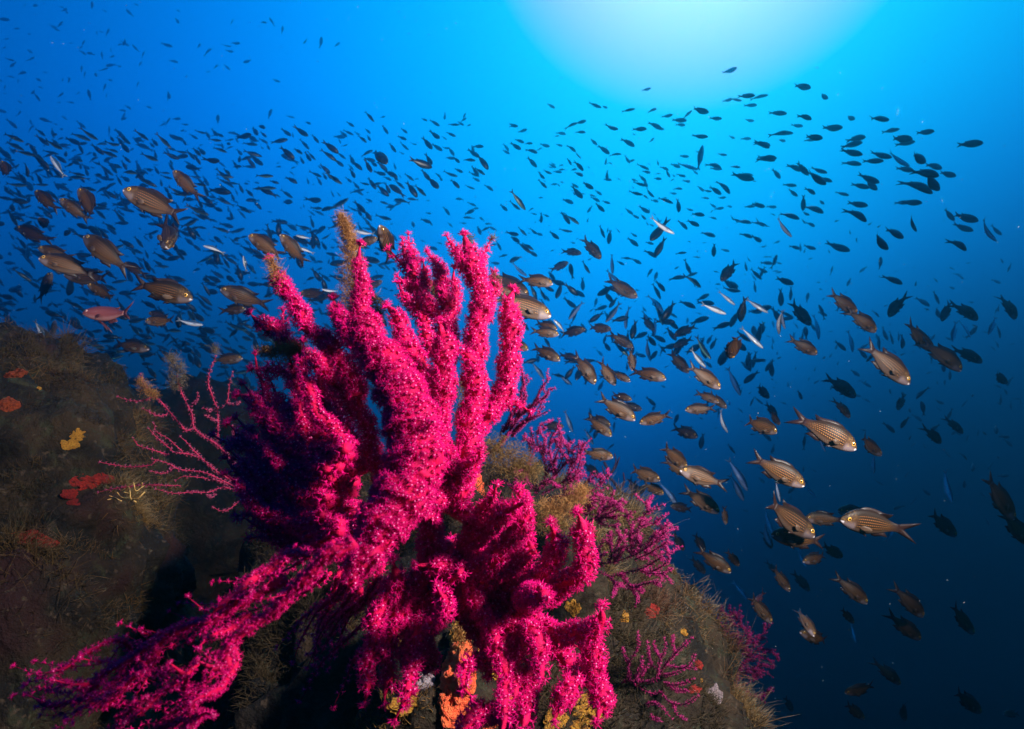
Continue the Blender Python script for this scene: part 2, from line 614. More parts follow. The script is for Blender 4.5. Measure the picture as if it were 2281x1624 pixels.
def catmull(P_, n):
    P_ = np.asarray(P_, float)
    Q = np.vstack([2 * P_[0] - P_[1], P_, 2 * P_[-1] - P_[-2]])
    out = []
    for i in range(1, len(Q) - 2):
        m = max(2, n)
        for t in np.linspace(0, 1, m, endpoint=False):
            a, b, c, d = Q[i - 1], Q[i], Q[i + 1], Q[i + 2]
            out.append(.5 * (2 * b + (c - a) * t + (2 * a - 5 * b + 4 * c - d) * t * t + (3 * b - a - 3 * c + d) * t ** 3))
    out.append(Q[-2])
    return np.array(out)


WIDEN = 1.0


def world_path(pts, d0, d1, wob=0.0, seed=0):
    """(x, y, w) marks -> world points with half widths, depth running from d0 at the tip to d1."""
    S = catmull(pts, 7)
    S[:, 2] *= WIDEN
    L = np.concatenate([[0], np.cumsum(np.linalg.norm(np.diff(S[:, :2], axis=0), axis=1))])
    f = L / L[-1]
    d = d0 + (d1 - d0) * f + wob * np.sin(f * 5 + seed)
    gx = np.gradient(S[:, 0]); gy = np.gradient(S[:, 1]); gl = np.hypot(gx, gy) + 1e-9
    k = np.minimum(S[:, 2], 40) * .10 * np.sin(f * L[-1] / 17 + seed * 2.3)
    S[:, 0] -= gy / gl * k; S[:, 1] += gx / gl * k
    X = np.array([P(a[0], a[1], q) for a, q in zip(S, d)])
    ph = seed * 1.7
    R = S[:, 2] * (1 + .09 * np.sin(f * L[-1] / 13 + ph) + .07 * np.sin(f * L[-1] / 5.3 + 2 * ph)) * .5 * d / FPX * np.clip(.55 + .45 * f * L[-1] / 42, 0, 1)
    return X, R, d


def frames(X):
    Tn = np.gradient(X, axis=0); Tn /= np.linalg.norm(Tn, axis=1, keepdims=True) + 1e-12
    U = np.zeros_like(X); u = np.cross(Tn[0], (.31, .9, .2)); u /= np.linalg.norm(u)
    for i in range(len(X)):
        u = u - Tn[i] * u.dot(Tn[i]); u /= np.linalg.norm(u) + 1e-12
        U[i] = u
    return Tn, U, np.cross(Tn, U)


def tube(X, R, ns=9):
    Tn, U, W = frames(X)
    n = len(X)
    a = np.arange(ns) * 2 * math.pi / ns
    R = R.copy(); R[0] *= .45
    ring = U[:, None] * np.cos(a)[None, :, None] + W[:, None] * np.sin(a)[None, :, None]
    rr = R[:, None] * (1 + .04 * rng.normal(size=(n, ns)))
    V = (X[:, None] + ring * rr[..., None]).reshape(-1, 3)
    T = []
    for i in range(n - 1):
        for k in range(ns):
            a0, a1 = i * ns + k, i * ns + (k + 1) % ns
            T += [(a0, a1, a1 + ns), (a0, a1 + ns, a0 + ns)]
    c0 = len(V)
    V = np.vstack([V, X[0] - Tn[0] * R[0] * .8, X[-1]])
    for k in range(ns):
        T += [(c0, (k + 1) % ns, k), (c0 + 1, (n - 1) * ns + k, (n - 1) * ns + (k + 1) % ns)]
    return V, np.array(T)


def polyp_coat(X, R, size, lod, dens):
    """Polyps standing all round a branch of core radius R."""
    Tn, U, W = frames(X)
    seg = np.linalg.norm(np.diff(X, axis=0), axis=1)
    Lc = np.concatenate([[0], np.cumsum(seg)])
    area = float((seg * (R[:-1] + R[1:]) * math.pi).sum())
    n = max(20, int(area / (size * size) * dens))
    Ac = np.concatenate([[0], np.cumsum(seg * (R[:-1] + R[1:] + .3 * size))])
    Lr = np.interp((np.arange(n) + rng.random(n)) / n * Ac[-1], Ac, Lc)
    ntip = 2 if lod == 'mini' else min(14, max(3, n // 24)); Lr[:ntip] = 0
    i = np.clip(np.searchsorted(Lc, Lr) - 1, 0, len(X) - 2)
    f = ((Lr - Lc[i]) / (seg[i] + 1e-12))[:, None]
    c = X[i] * (1 - f) + X[i + 1] * f
    r = (R[i] * (1 - f[:, 0]) + R[i + 1] * f[:, 0])
    a = np.arange(n) * 2.39996 + rng.normal(0, .35, n)
    nr = U[i] * np.cos(a)[:, None] + W[i] * np.sin(a)[:, None]
    tilt = rng.normal(-.15, .28, n); tilt[:ntip] = -rng.uniform(.6, 3, ntip)
    nd = nr + Tn[i] * tilt[:, None]; nd /= np.linalg.norm(nd, axis=1, keepdims=True)
    b = c + nr * (r - np.minimum(.18 * r, .12 * size))[:, None]
    b[:ntip] = c[:ntip] + nd[:ntip] * (r[:ntip] * .5)[:, None]
    q = rng.normal(size=(n, 3)); x = np.cross(nd, q); x /= np.linalg.norm(x, axis=1, keepdims=True); y = np.cross(nd, x)
    s = size * rng.uniform(.7, 1.2, n)
    kinds = rng.integers(0, len(POLYPS[lod]), n)
    VV, TT, AA, o = [], [], [], 0
    for k, (tv, tt, ta) in enumerate(POLYPS[lod]):
        m = np.where(kinds == k)[0]
        if not len(m):
            continue
        v = b[m][:, None] + s[m][:, None, None] * (x[m][:, None] * tv[None, :, :1] + y[m][:, None] * tv[None, :, 1:2] + nd[m][:, None] * tv[None, :, 2:])
        VV.append(v.reshape(-1, 3)); AA.append(np.tile(ta, len(m)))
        TT.append((tt[None] + (o + np.arange(len(m)) * len(tv))[:, None, None]).reshape(-1, 3)); o += v.shape[0] * v.shape[1]
    return np.concatenate(VV), np.concatenate(TT), np.concatenate(AA)


def colony(name, label, cat, kind, branches, ps0, lod, dens, base, core=.62, coat_min=.28, group=None, kinkseed=0, grade=False):
    """branches: (d_tip, d_base, [(x, y, w), ...]). A parent Empty with one branch mesh each, every branch clothed in polyps."""
    root = empty(name, base)
    tag(root, label, cat, group)
    bl = Vector(base)
    sm, pm = GM[kind]
    for j, (d0, d1, pts) in enumerate(branches):
        my = float(np.mean([p[1] for p in pts]))
        ps = ps0 * (1 if not grade else 1.15 if my > 1160 else .88 if my < 700 else 1)
        X, R, d = world_path(pts, d0, d1, .006, j + kinkseed)
        X = X - np.array(bl)
        size = ps * float(np.mean(d)) / FPX
        if pm is not None:
            Rc = np.maximum(R - size * core, R * coat_min)
        else:
            Rc = R
        V, T = tube(X, Rc, 9 if lod == 'full' else 6)
        b = link('branch', np_mesh('branch', V, T), sm, root)
        if pm is not None:
            V, T, A = polyp_coat(X, Rc, size, lod, dens)
            c = link('polyp_coat', np_mesh('polyp_coat', V, T, True, {'pale': A}), pm, b)
            c['kind'] = 'stuff'
    return root


def Z(pts, x0, y0, s=0.2685):
    """Marks taken in an enlarged crop -> the photograph's raster."""
    return [(x0 + p[0] * s, y0 + p[1] * s) + tuple(p[2:]) for p in pts]


def W(pts, w0, w1=None):
    """Give bare (x, y) marks a width that runs from tip to foot."""
    w1 = w1 or w0
    n = len(pts) - 1
    return [(p[0], p[1], w0 + (w1 - w0) * i / n) for i, p in enumerate(pts)]

# the great crimson gorgonian: tip first, foot last
CRIM = [
    # fore trunk
    (.385, .315, [(801, 548, 24), (802, 578, 28), (798, 606, 30), (806, 645, 34), (806, 684, 42), (804, 712, 54), (816, 744, 66), (838, 786, 76), (876, 836, 88), (902, 888, 98), (916, 940, 106), (924, 994, 112), (922, 1048, 114), (905, 1090, 114), (879, 1130, 112), (852, 1169, 100), (828, 1209, 84), (804, 1250, 62), (782, 1288, 40), (772, 1306, 26)]),
    (.45, .40, W([(745, 669), (748, 700), (772, 728), (796, 756), (830, 800)], 34, 50)),
    (.46, .43, W([(600, 582), (618, 612), (637, 647), (656, 682), (675, 708), (691, 733), (712, 752), (745, 776), (771, 822), (800, 880)], 30, 44)),
    (.47, .46, W([(560, 698), (597, 731), (632, 757), (672, 790), (718, 812), (760, 860), (800, 930)], 32, 40)),
    (.43, .41, W([(865, 684), (887, 720), (903, 752), (916, 787), (935, 822), (950, 880), (960, 950), (955, 1040), (950, 1110)], 38, 50)),
    # crown at the back
    (.50, .47, W([(866, 560), (890, 580), (908, 594), (917, 618), (924, 648), (940, 680)], 22, 30)),
    (.50, .48, W([(911, 524), (914, 556), (919, 583), (920, 612)], 20, 26)),
    (.50, .47, W([(941, 585), (943, 618), (941, 644), (946, 672), (962, 700)], 26, 32)),
    (.54, .50, W([(887, 631), (906, 664), (933, 698), (950, 735), (965, 790)], 26, 36)),
    (.50, .47, W([(954, 560), (970, 588), (981, 615), (988, 648), (990, 690)], 26, 32)),
    (.47, .45, W([(930, 640), (951, 674), (976, 701), (994, 728), (1000, 780)], 26, 40)),
    (.48, .46, W([(995, 526), (1010, 546), (1022, 568), (1030, 600)], 22, 30)),
    (.43, .405, W([(1036, 527), (1040, 556), (1053, 591), (1064, 626), (1070, 664), (1068, 698), (1061, 733), (1056, 766), (1056, 806), (1058, 860), (1056, 900), (1045, 940), (1042, 985), (1040, 1035), (1010, 1110)], 40, 52)),
    (.46, .44, W([(1089, 535), (1080, 560), (1072, 588), (1068, 620)], 18, 24)),
    (.47, .45, W([(1013, 600), (1012, 645), (1010, 680), (1002, 720), (1000, 770), (998, 830), (985, 900)], 26, 34)),
    (.45, .43, W([(1100, 606), (1098, 640), (1090, 680), (1076, 716)], 24, 30)),
    (.45, .425, W([(1138, 650), (1134, 685), (1138, 720), (1132, 755), (1138, 787), (1134, 812), (1129, 836), (1123, 862), (1114, 894), (1096, 916), (1067, 934), (1050, 955), (1040, 990)], 42, 46)),
    (.40, .39, W([(984, 722), (987, 765), (983, 805), (990, 830), (984, 866), (977, 914), (975, 967), (973, 1021), (965, 1090), (950, 1160)], 46, 54)),
    (.44, .425, W([(1176, 912), (1158, 899), (1136, 897), (1110, 905), (1084, 926)], 26, 30)),
    (.37, .41, W([(996, 1004), (1004, 1022), (1012, 1050), (1010, 1090)], 44, 40)),
    (.37, .41, W([(1073, 1004), (1060, 1022), (1040, 1046), (1020, 1080)], 34, 38)),
    (.38, .42, W([(948, 1140), (966, 1120), (985, 1110), (1005, 1120), (1030, 1140)], 34, 40)),
    (.39, .42, W([(1031, 1095), (1032, 1130), (1042, 1160), (1060, 1190)], 30, 34)),
    (.39, .42, W([(1106, 1085), (1090, 1112), (1070, 1140), (1056, 1170)], 30, 34)),
    (.37, .43, W([(1166, 1112), (1148, 1130), (1116, 1150), (1084, 1170), (1050, 1200), (1020, 1240)], 40, 46)),
    # shaded thicket behind the trunk
    (.52, .50, W([(565, 818), (600, 822), (640, 836), (690, 870), (740, 930), (780, 1000)], 28, 36)),
    (.55, .52, W([(530, 880), (566, 894), (600, 916), (640, 938), (690, 980), (740, 1050)], 28, 36)),
    (.50, .48, W([(729, 806), (731, 860), (752, 925), (785, 981), (820, 1050)], 30, 40)),
    (.46, .44, W([(788, 800), (793, 860), (810, 930), (830, 1000), (850, 1070)], 30, 44)),
    (.44, .42, W([(686, 1000), (688, 1050), (691, 1110), (700, 1170), (735, 1220)], 30, 40)),
    (.43, .41, W([(728, 1005), (740, 1060), (744, 1110), (752, 1160), (790, 1215)], 32, 42)),
    (.50, .47, W([(640, 955), (622, 985), (640, 1040), (668, 1100), (700, 1180)], 28, 36)),
    (.52, .48, W([(560, 960), (575, 1010), (600, 1060), (640, 1120), (690, 1190)], 26, 36)),
    (.54, .49, W([(520, 1030), (560, 1080), (600, 1130), (650, 1180), (700, 1220)], 24, 34)),
    (.54, .50, W([(660, 830), (672, 880), (690, 940), (720, 1010), (755, 1090)], 28, 38)),
    (.53, .49, W([(600, 850), (625, 890), (660, 930), (700, 1000), (740, 1090)], 26, 34)),
    (.50, .46, W([(560, 1195), (610, 1185), (660, 1165), (705, 1160), (760, 1180)], 26, 36)),
    (.48, .45, W([(530, 1150), (590, 1150), (650, 1175), (720, 1215), (780, 1240)], 26, 36)),
    # lower tangle
    (.38, .42, W([(1154, 1096), (1168, 1126), (1160, 1160), (1140, 1200), (1110, 1240), (1080, 1290)], 44, 46)),
    (.38, .43, W([(1231, 1168), (1238, 1205), (1234, 1240), (1215, 1275), (1180, 1300), (1130, 1320)], 42, 46)),
    (.38, .43, W([(1285, 1148), (1296, 1185), (1302, 1225), (1298, 1262), (1278, 1292), (1244, 1306), (1200, 1330), (1150, 1350)], 44, 46)),
    (.35, .41, W([(1214, 1334), (1206, 1328), (1190, 1330), (1160, 1340)], 66, 48)),
    (.39, .42, W([(1342, 1356), (1338, 1376), (1326, 1396), (1301, 1410), (1261, 1414), (1207, 1406), (1150, 1395), (1090, 1390)], 42, 50)),
    (.38, .41, W([(1334, 1600), (1338, 1566), (1330, 1525), (1325, 1485), (1318, 1447), (1300, 1416)], 48, 44)),
    (.39, .42, W([(1143, 1560), (1140, 1500), (1146, 1450), (1150, 1410), (1130, 1370)], 40, 46)),
    (.37, .41, W([(1204, 1508), (1206, 1490), (1200, 1460), (1190, 1425), (1170, 1395)], 46, 44)),
    (.37, .42, W([(1238, 1600), (1240, 1570), (1262, 1540), (1290, 1510), (1310, 1480)], 46, 42)),
    (.37, .41, W([(976, 1304), (986, 1330), (988, 1356), (978, 1384), (960, 1400)], 36, 34)),
    (.38, .41, W([(1048, 1548), (1036, 1530), (1030, 1500), (1040, 1474), (1062, 1466), (1080, 1480), (1090, 1510)], 26, 34)),
    (.36, .42, W([(1114, 1640), (1122, 1580), (1124, 1520), (1114, 1460), (1092, 1400), (1064, 1340), (1040, 1280)], 34, 40)),
    (.40, .42, W([(930, 1255), (975, 1262), (1030, 1268), (1090, 1266), (1150, 1250), (1190, 1220)], 38, 46)),
    (.41, .43, W([(860, 1560), (862, 1500), (868, 1440), (880, 1380), (905, 1320), (940, 1270)], 34, 44)),
    (.40, .42, W([(812, 1560), (818, 1490), (828, 1420), (850, 1350), (880, 1290)], 32, 42)),
    (.42, .43, W([(925, 1500), (922, 1450), (930, 1400), (948, 1350), (970, 1300)], 34, 42)),
    (.39, .43, W([(885, 1600), (905, 1540), (920, 1480), (945, 1420), (975, 1360)], 30, 38)),
    (.38, .41, W([(1160, 1620), (1170, 1580), (1180, 1540), (1170, 1490)], 44, 44)),
    (.42, .44, W([(1100, 1210), (1096, 1260), (1110, 1310), (1120, 1370), (1100, 1420)], 44, 48)),
    (.44, .46, W([(1230, 1400), (1240, 1440), (1260, 1470), (1290, 1490)], 40, 40)),
    (.40, .46, W([(880, 1250), (890, 1320), (920, 1400), (960, 1480)], 44, 50)),
    (.40, .50, W([(950, 1110), (960, 1190), (955, 1280), (935, 1370), (915, 1470)], 50, 56)),
    (.38, .42, W([(1000, 1640), (1050, 1600), (1100, 1590), (1140, 1610)], 40, 44)),
]
_q = random.Random(5)
for _ in range(58):                          # the crowded dark side of the colony
    fx, fy = _q.uniform(700, 800), _q.uniform(980, 1230)
    th = math.radians(_q.uniform(98, 172)); l = _q.uniform(110, 290)
    tx, ty = fx + math.cos(th) * l, fy - math.sin(th) * l
    mx, my = (fx + tx) / 2 - _q.uniform(5, 30), (fy + ty) / 2 + _q.uniform(10, 40)
    d = _q.uniform(.42, .54)
    CRIM.append((d, d - .03, W([(tx, ty), ((tx + mx) / 2 - 6, (ty + my) / 2), (mx, my), (fx, fy)], _q.uniform(18, 28), 34)))
for _ in range(26):                          # limbs deeper in the lower tangle
    fx, fy = _q.uniform(960, 1120), _q.uniform(1200, 1330)
    th = math.radians(_q.uniform(-130, 25)); l = _q.uniform(120, 300)
    tx, ty = fx + math.cos(th) * l, fy - math.sin(th) * l
    if 930 < tx < 1080 and ty > 1380 or tx > 1330:
        continue
    d = _q.uniform(.43, .50)
    CRIM.append((d - .02, d, W([(tx, ty), (tx * .6 + fx * .4 + _q.uniform(-18, 18), ty * .6 + fy * .4 + _q.uniform(-14, 14)), (tx * .3 + fx * .7, ty * .3 + fy * .7), (fx, fy)], _q.uniform(24, 34), 40)))
# short side twigs break the outline of the long limbs
_r = random.Random(11)
for d0, d1, pts in list(CRIM):
    if len(pts) < 6 or pts[0][0] > 1200:
        continue
    for t in (2, len(pts) // 2 + 1):
        if _r.random() < .62:
            x, y, w = pts[t]
            f = t / (len(pts) - 1)
            tx, ty = pts[t - 1][0] - x, pts[t - 1][1] - y
            L = math.hypot(tx, ty) + 1e-6
            s = _r.choice((-1, 1)) * _r.uniform(.5, .95)
            vx, vy = (tx * math.cos(s) - ty * math.sin(s)) / L, (tx * math.sin(s) + ty * math.cos(s)) / L
            l = _r.uniform(32, 66)
            d = d0 + (d1 - d0) * f
            if x + vx * l < 860 and y < 720 or x + vx * l > 1150:
                continue
            CRIM.append((d + _r.uniform(-.02, .05), d, W([(x + vx * l, y + vy * l - 8), (x + vx * l * .55, y + vy * l * .5), (x, y)], 22, 28)))
WIDEN = 1.16
colony('crimson_gorgonian', 'great crimson gorgonian with thick branches clothed in feathery open polyps', 'gorgonian', 'crimson', CRIM, 13.5, 'full', 2.0, P(1000, 1500, .55), grade=True)

WIDEN = 1.0
WISP = [
    (0.28, 0.30, W([(443, 1472), (478, 1485), (510, 1482), (507, 1458), (516, 1426), (564, 1394), (612, 1356), (645, 1324), (675, 1289), (707, 1262), (735, 1232), (790, 1205)], 24, 44)),
    (0.31, 0.33, W([(150, 1595), (188, 1576), (242, 1563), (282, 1531), (295, 1509), (322, 1482), (349, 1458), (354, 1437), (376, 1410), (424, 1394), (464, 1383), (497, 1367), (560, 1330), (640, 1290)], 22, 32)),
    (0.32, 0.34, W([(59, 1549), (80, 1557), (113, 1568), (150, 1566), (188, 1555), (207, 1531), (228, 1506), (268, 1477), (298, 1458), (340, 1432), (390, 1404)], 22, 26)),
    (0.32, 0.36, W([(94, 1498), (150, 1487), (188, 1455), (231, 1434), (276, 1428), (298, 1458)], 18, 22)),
    (0.29, 0.33, W([(380, 1478), (392, 1490), (413, 1512), (416, 1539), (427, 1565), (413, 1592), (362, 1622), (330, 1640)], 22, 30)),
    (0.27, 0.32, W([(427, 1565), (451, 1549), (491, 1531), (520, 1490), (516, 1440)], 24, 28)),
    (0.28, 0.33, W([(475, 1596), (455, 1590), (430, 1600), (415, 1630)], 26, 28)),
    (0.30, 0.34, W([(325, 1552), (300, 1575), (283, 1590), (262, 1602)], 18, 20)),
    (0.30, 0.34, W([(120, 1515), (160, 1522), (205, 1526), (228, 1512)], 18, 22)),
    (0.29, 0.33, W([(560, 1320), (520, 1340), (497, 1367)], 26, 28)),
    (0.30, 0.33, W([(470, 1376), (490, 1350), (540, 1310), (590, 1270), (640, 1240), (690, 1225)], 24, 36)),
    (0.31, 0.35, W([(180, 1466), (240, 1474), (280, 1472), (298, 1458)], 16, 20)),
    (0.29, 0.33, W([(440, 1440), (470, 1420), (510, 1400), (560, 1370)], 22, 26)),
    (0.30, 0.34, W([(280, 1608), (320, 1580), (380, 1530), (440, 1480)], 18, 24)),
]
_q = random.Random(8)
for d0, d1, pts in list(WISP):
    for t in range(1, len(pts) - 1):
        for _ in range(2):
            if _q.random() < .55:
                x, y, w = pts[t]; f = t / (len(pts) - 1)
                th = math.radians(_q.uniform(150, 245)); l = _q.uniform(60, 165)
                ex, ey = x + math.cos(th) * l, y - math.sin(th) * l
                d = d0 + (d1 - d0) * f
                WISP.append((d + _q.uniform(-.02, .03), d, W([(ex, ey), ((x + ex) / 2 + _q.uniform(-8, 8), (y + ey) / 2 + _q.uniform(4, 16)), (x, y)], 8, 12)))
for _ in range(16):
    fx, fy = _q.uniform(740, 900), _q.uniform(1240, 1340)
    l = _q.uniform(130, 290); th = math.radians(_q.uniform(205, 262))
    ex, ey = fx + math.cos(th) * l, fy - math.sin(th) * l
    d = _q.uniform(.44, .54)
    WISP.append((d, d - .03, W([(ex, ey), (ex * .6 + fx * .4 - 10, ey * .6 + fy * .4 - 8), (ex * .3 + fx * .7, ey * .3 + fy * .7 + 6), (fx, fy)], 13, 24)))
for _ in range(4):
    fx, fy = _q.uniform(600, 780), _q.uniform(1190, 1290)
    l = _q.uniform(150, 330); th = math.radians(_q.uniform(172, 222))
    ex, ey = fx + math.cos(th) * l, fy - math.sin(th) * l
    d = _q.uniform(.36, .46)
    WISP.append((d, d - .04, W([(ex, ey), (ex * .6 + fx * .4, ey * .6 + fy * .4 + 18), (ex * .3 + fx * .7, ey * .3 + fy * .7 + 14), (fx, fy)], 11, 20)))
colony('crimson_gorgonian', 'wispy dark crimson gorgonian reaching low over the black reef foot', 'gorgonian', 'crimson', WISP, 9.0, 'full', .75, P(790, 1205, .32), coat_min=.22)

WIDEN = .62
q = lambda pts, w=12, w1=None: W(Z(pts, 0, 723.7), w, w1)
ROSE = [(.80, .86, q([(1470, 430), (1500, 540), (1550, 660), (1590, 750), (1610, 850), (1700, 930), (1790, 990), (1900, 1100), (2000, 1250), (2050, 1400)], 13, 16)),
        (.80, .86, q([(1165, 410), (1200, 500), (1280, 590), (1340, 640), (1410, 720), (1470, 800), (1540, 875), (1605, 855)], 12, 14)),
        (.80, .82, q([(985, 600), (1040, 620), (1150, 630), (1280, 595)], 13, 10)), (.80, .83, q([(1190, 695), (1250, 722), (1320, 755), (1410, 735)], 12, 10)),
        (.80, .83, q([(1640, 570), (1620, 640), (1560, 680)], 14, 11)),
        (.84, .88, q([(1785, 265), (1750, 360), (1728, 480), (1760, 600), (1800, 700), (1810, 830), (1800, 990)], 14, 13)),
        (.84, .87, q([(1930, 395), (1902, 500), (1880, 640), (1810, 700)], 12, 9)), (.84, .87, q([(1990, 640), (1940, 660), (1880, 650)], 7, 7)),
        (.84, .87, q([(1705, 750), (1750, 775), (1790, 790)], 12, 9)), (.84, .87, q([(1695, 690), (1730, 708), (1775, 703)], 13, 9)),
        (.80, .88, q([(1500, 935), (1550, 980), (1600, 1035), (1690, 1120), (1800, 1220), (2000, 1330)], 13, 14)),
        (.80, .86, q([(1235, 860), (1290, 920), (1400, 1020), (1450, 1060), (1560, 1070), (1690, 1115)], 12, 13)),
        (.80, .84, q([(1275, 815), (1300, 890), (1400, 950), (1510, 1045)], 11, 11)),
        (.80, .86, q([(1270, 1115), (1400, 1150), (1500, 1200), (1690, 1225), (1850, 1290), (2030, 1390)], 12, 13)),
        (.80, .84, q([(1250, 1210), (1350, 1230), (1430, 1195)], 10, 10)), (.82, .86, q([(1465, 1285), (1520, 1260), (1650, 1265), (1790, 1285), (1900, 1330)], 11, 12)),
        (.80, .86, q([(1300, 1365), (1450, 1395), (1560, 1388), (1720, 1390), (1850, 1345), (2000, 1390)], 11, 13)),
        (.80, .85, q([(1770, 1510), (1830, 1540), (1900, 1530), (1990, 1460)], 11, 11)), (.80, .85, q([(1715, 1410), (1760, 1430), (1790, 1400)], 10, 10)),
        (.84, .88, q([(830, 1140), (960, 1160), (1100, 1180), (1250, 1160), (1290, 1120)], 12, 12)),
        (.84, .88, q([(1105, 940), (1150, 1000), (1230, 1030), (1400, 1075)], 12, 12)), (.84, .88, q([(820, 1390), (900, 1370), (1050, 1340), (1260, 1330), (1500, 1330)], 12, 12)),
        (.84, .88, q([(1930, 840), (1940, 900), (1990, 960)], 9, 9))]
colony('rose_gorgonian', 'slender rose pink gorgonian with bare twigs before the dark outcrop', 'gorgonian', 'rose', ROSE, 5.2, 'mini', 1.0, hit(545, 1110)[0], core=.5)

q = lambda pts, w=5, w1=None: W(Z(pts, 0, 723.7), w, w1)
colony('cream_gorgonian', 'tiny cream yellow branching gorgonian low on the dark outcrop', 'gorgonian', 'cream',
       [(.78, .78, q(p)) for p in ([(890, 1450), (950, 1440), (1010, 1460)], [(970, 1385), (1010, 1430), (1080, 1440), (1140, 1440), (1200, 1385)], [(1045, 1338), (1070, 1350), (1080, 1400), (1085, 1440), (1130, 1470)],
                                  [(1005, 1390), (1040, 1388), (1075, 1400)], [(1108, 1305), (1120, 1370), (1145, 1372), (1170, 1345), (1180, 1310)], [(1240, 1305), (1200, 1330), (1170, 1350)], [(905, 1415), (960, 1435), (985, 1450)])],
       5, 'mini', .5, P(300, 1115, .78))

WIDEN = .68
q3 = lambda pts, w=13, w1=None: W(Z(pts, 1113.3, 779.4), w, w1)
q7 = lambda pts, w=13, w1=None: W(Z(pts, 1113.3, 1189.6), w, w1)


def twiggy(branches, seed, n, l0, l1, w):
    """Adds short side twigs in the plane of a fan."""
    r = random.Random(seed)
    out = list(branches)
    for d0, d1, pts in branches:
        for _ in range(n):
            t = r.randrange(0, max(1, len(pts) - 1)); f = r.random()
            (xa, ya, _w), (xb, yb, _v) = pts[t], pts[t + 1]
            x, y = xa + (xb - xa) * f, ya + (yb - ya) * f
            L = math.hypot(xa - xb, ya - yb) + 1e-6
            s = r.choice((-1, 1)) * r.uniform(.45, .9)
            tx, ty = (xa - xb) / L, (ya - yb) / L
            vx, vy = tx * math.cos(s) - ty * math.sin(s), tx * math.sin(s) + ty * math.cos(s)
            l = r.uniform(l0, l1); g = (t + f) / (len(pts) - 1); d = d0 + (d1 - d0) * g
            out.append((d + r.uniform(-.03, .03), d, W([(x + vx * l, y + vy * l), (x + vx * l * .5 + ty * 3, y + vy * l * .5 - tx * 3), (x, y)], w)))
    return out


FAN = [(.66, .72, q3(p, 14, 12)) for p in ([(336, 620), (312, 700), (322, 800), (368, 950), (380, 1050), (330, 1150)], [(510, 690), (508, 745), (470, 860), (430, 950), (380, 1050)], [(484, 575), (480, 640), (432, 720), (410, 820), (430, 950)],
                                           [(478, 790), (498, 700), (485, 620)], [(370, 730), (362, 850), (372, 950)], [(650, 760), (645, 880), (610, 990), (520, 1090), (420, 1160), (350, 1190)], [(572, 785), (560, 900), (490, 1000), (395, 1100), (350, 1160)],
                                           [(680, 985), (610, 1050), (520, 1100)], [(610, 830), (600, 930), (560, 1030)], [(445, 1068), (350, 1105), (300, 1180)], [(150, 1010), (125, 1080), (120, 1160), (200, 1220)], [(285, 830), (215, 1030), (235, 1110), (300, 1190)],
                                           [(255, 650), (272, 790), (215, 740), (200, 690)], [(530, 830), (500, 950), (450, 1050)], [(680, 770), (668, 900), (620, 1040), (560, 1120)])]
colony('purple_gorgonian', 'tall violet gorgonian of upright rods behind the crimson branches', 'gorgonian', 'purple', twiggy(FAN, 2, 4, 14, 34, 11), 5.6, 'mini', 1.5, P(1200, 1110, .72))

FAN = [(.70, .74, q3(p, 15, 14)) for p in ([(835, 1035), (780, 1060), (720, 1095), (640, 1180), (520, 1205), (430, 1230)], [(912, 1035), (870, 1080), (830, 1120), (740, 1180), (660, 1240)], [(880, 1145), (830, 1165), (760, 1230), (720, 1320), (640, 1400)],
                                           [(650, 1100), (600, 1150), (520, 1205)], [(770, 1230), (740, 1300), (715, 1360)])]
colony('purple_gorgonian', 'small violet gorgonian leaning seaward above the golden algae tuft', 'gorgonian', 'purple', twiggy(FAN, 3, 4, 12, 26, 11), 5.6, 'mini', 1.5, P(1250, 1120, .74))

FAN = [(.70, .74, q3(p, 16, 15)) for p in ([(940, 1175), (922, 1260), (880, 1320), (800, 1380), (720, 1420)], [(1012, 1245), (950, 1275), (890, 1320)], [(1090, 1385), (1000, 1370), (900, 1392), (800, 1382)], [(975, 1470), (865, 1450), (800, 1390)], [(1000, 1300), (930, 1340), (850, 1370)], [(850, 1220), (860, 1290), (840, 1350)])]
colony('purple_gorgonian', 'short violet gorgonian with thick rods at the middle of the fans', 'gorgonian', 'purple', twiggy(FAN, 4, 4, 12, 26, 11), 5.6, 'mini', 1.5, P(1300, 1170, .74))

FAN = [(.66, .74, q7(p, 14, 14)) for p in ([(1390, 175), (1330, 200), (1250, 250), (1150, 290), (1000, 330), (900, 350), (760, 280), (650, 300)], [(1375, 20), (1300, 55), (1200, 122), (1100, 182), (950, 230), (800, 245), (720, 280)], [(1350, -245), (1240, -200), (1165, -95), (1125, 50), (1100, 180)],
                                           [(1220, -265), (1225, -235), (1238, -200)], [(1100, -100), (1080, 20), (1092, 150)], [(1005, 15), (970, 105), (945, 230)], [(890, 45), (930, 130), (900, 232)], [(1400, -90), (1290, 0), (1200, 120)], [(1310, -95), (1230, -80), (1160, -60)],
                                           [(1330, 385), (1200, 410), (1085, 432), (1000, 335)], [(1145, 515), (1110, 470), (1085, 430)], [(930, 520), (960, 425), (905, 350)], [(1355, 330), (1260, 322), (1150, 295)], [(850, 45), (822, 120), (800, 240)], [(1400, 145), (1390, 230), (1270, 300), (1170, 292)],
                                           [(1040, 60), (1000, 150), (960, 228)], [(1380, -30), (1290, 60), (1200, 130)], [(1150, 20), (1160, 90), (1120, 170)], [(1390, 60), (1310, 110), (1220, 170), (1120, 210)])]
colony('purple_gorgonian', 'broad magenta sea fan spreading seaward over the knoll crest', 'gorgonian', 'purple', twiggy(FAN, 5, 4, 12, 34, 11), 5.6, 'mini', 1.5, P(1300, 1275, .74))

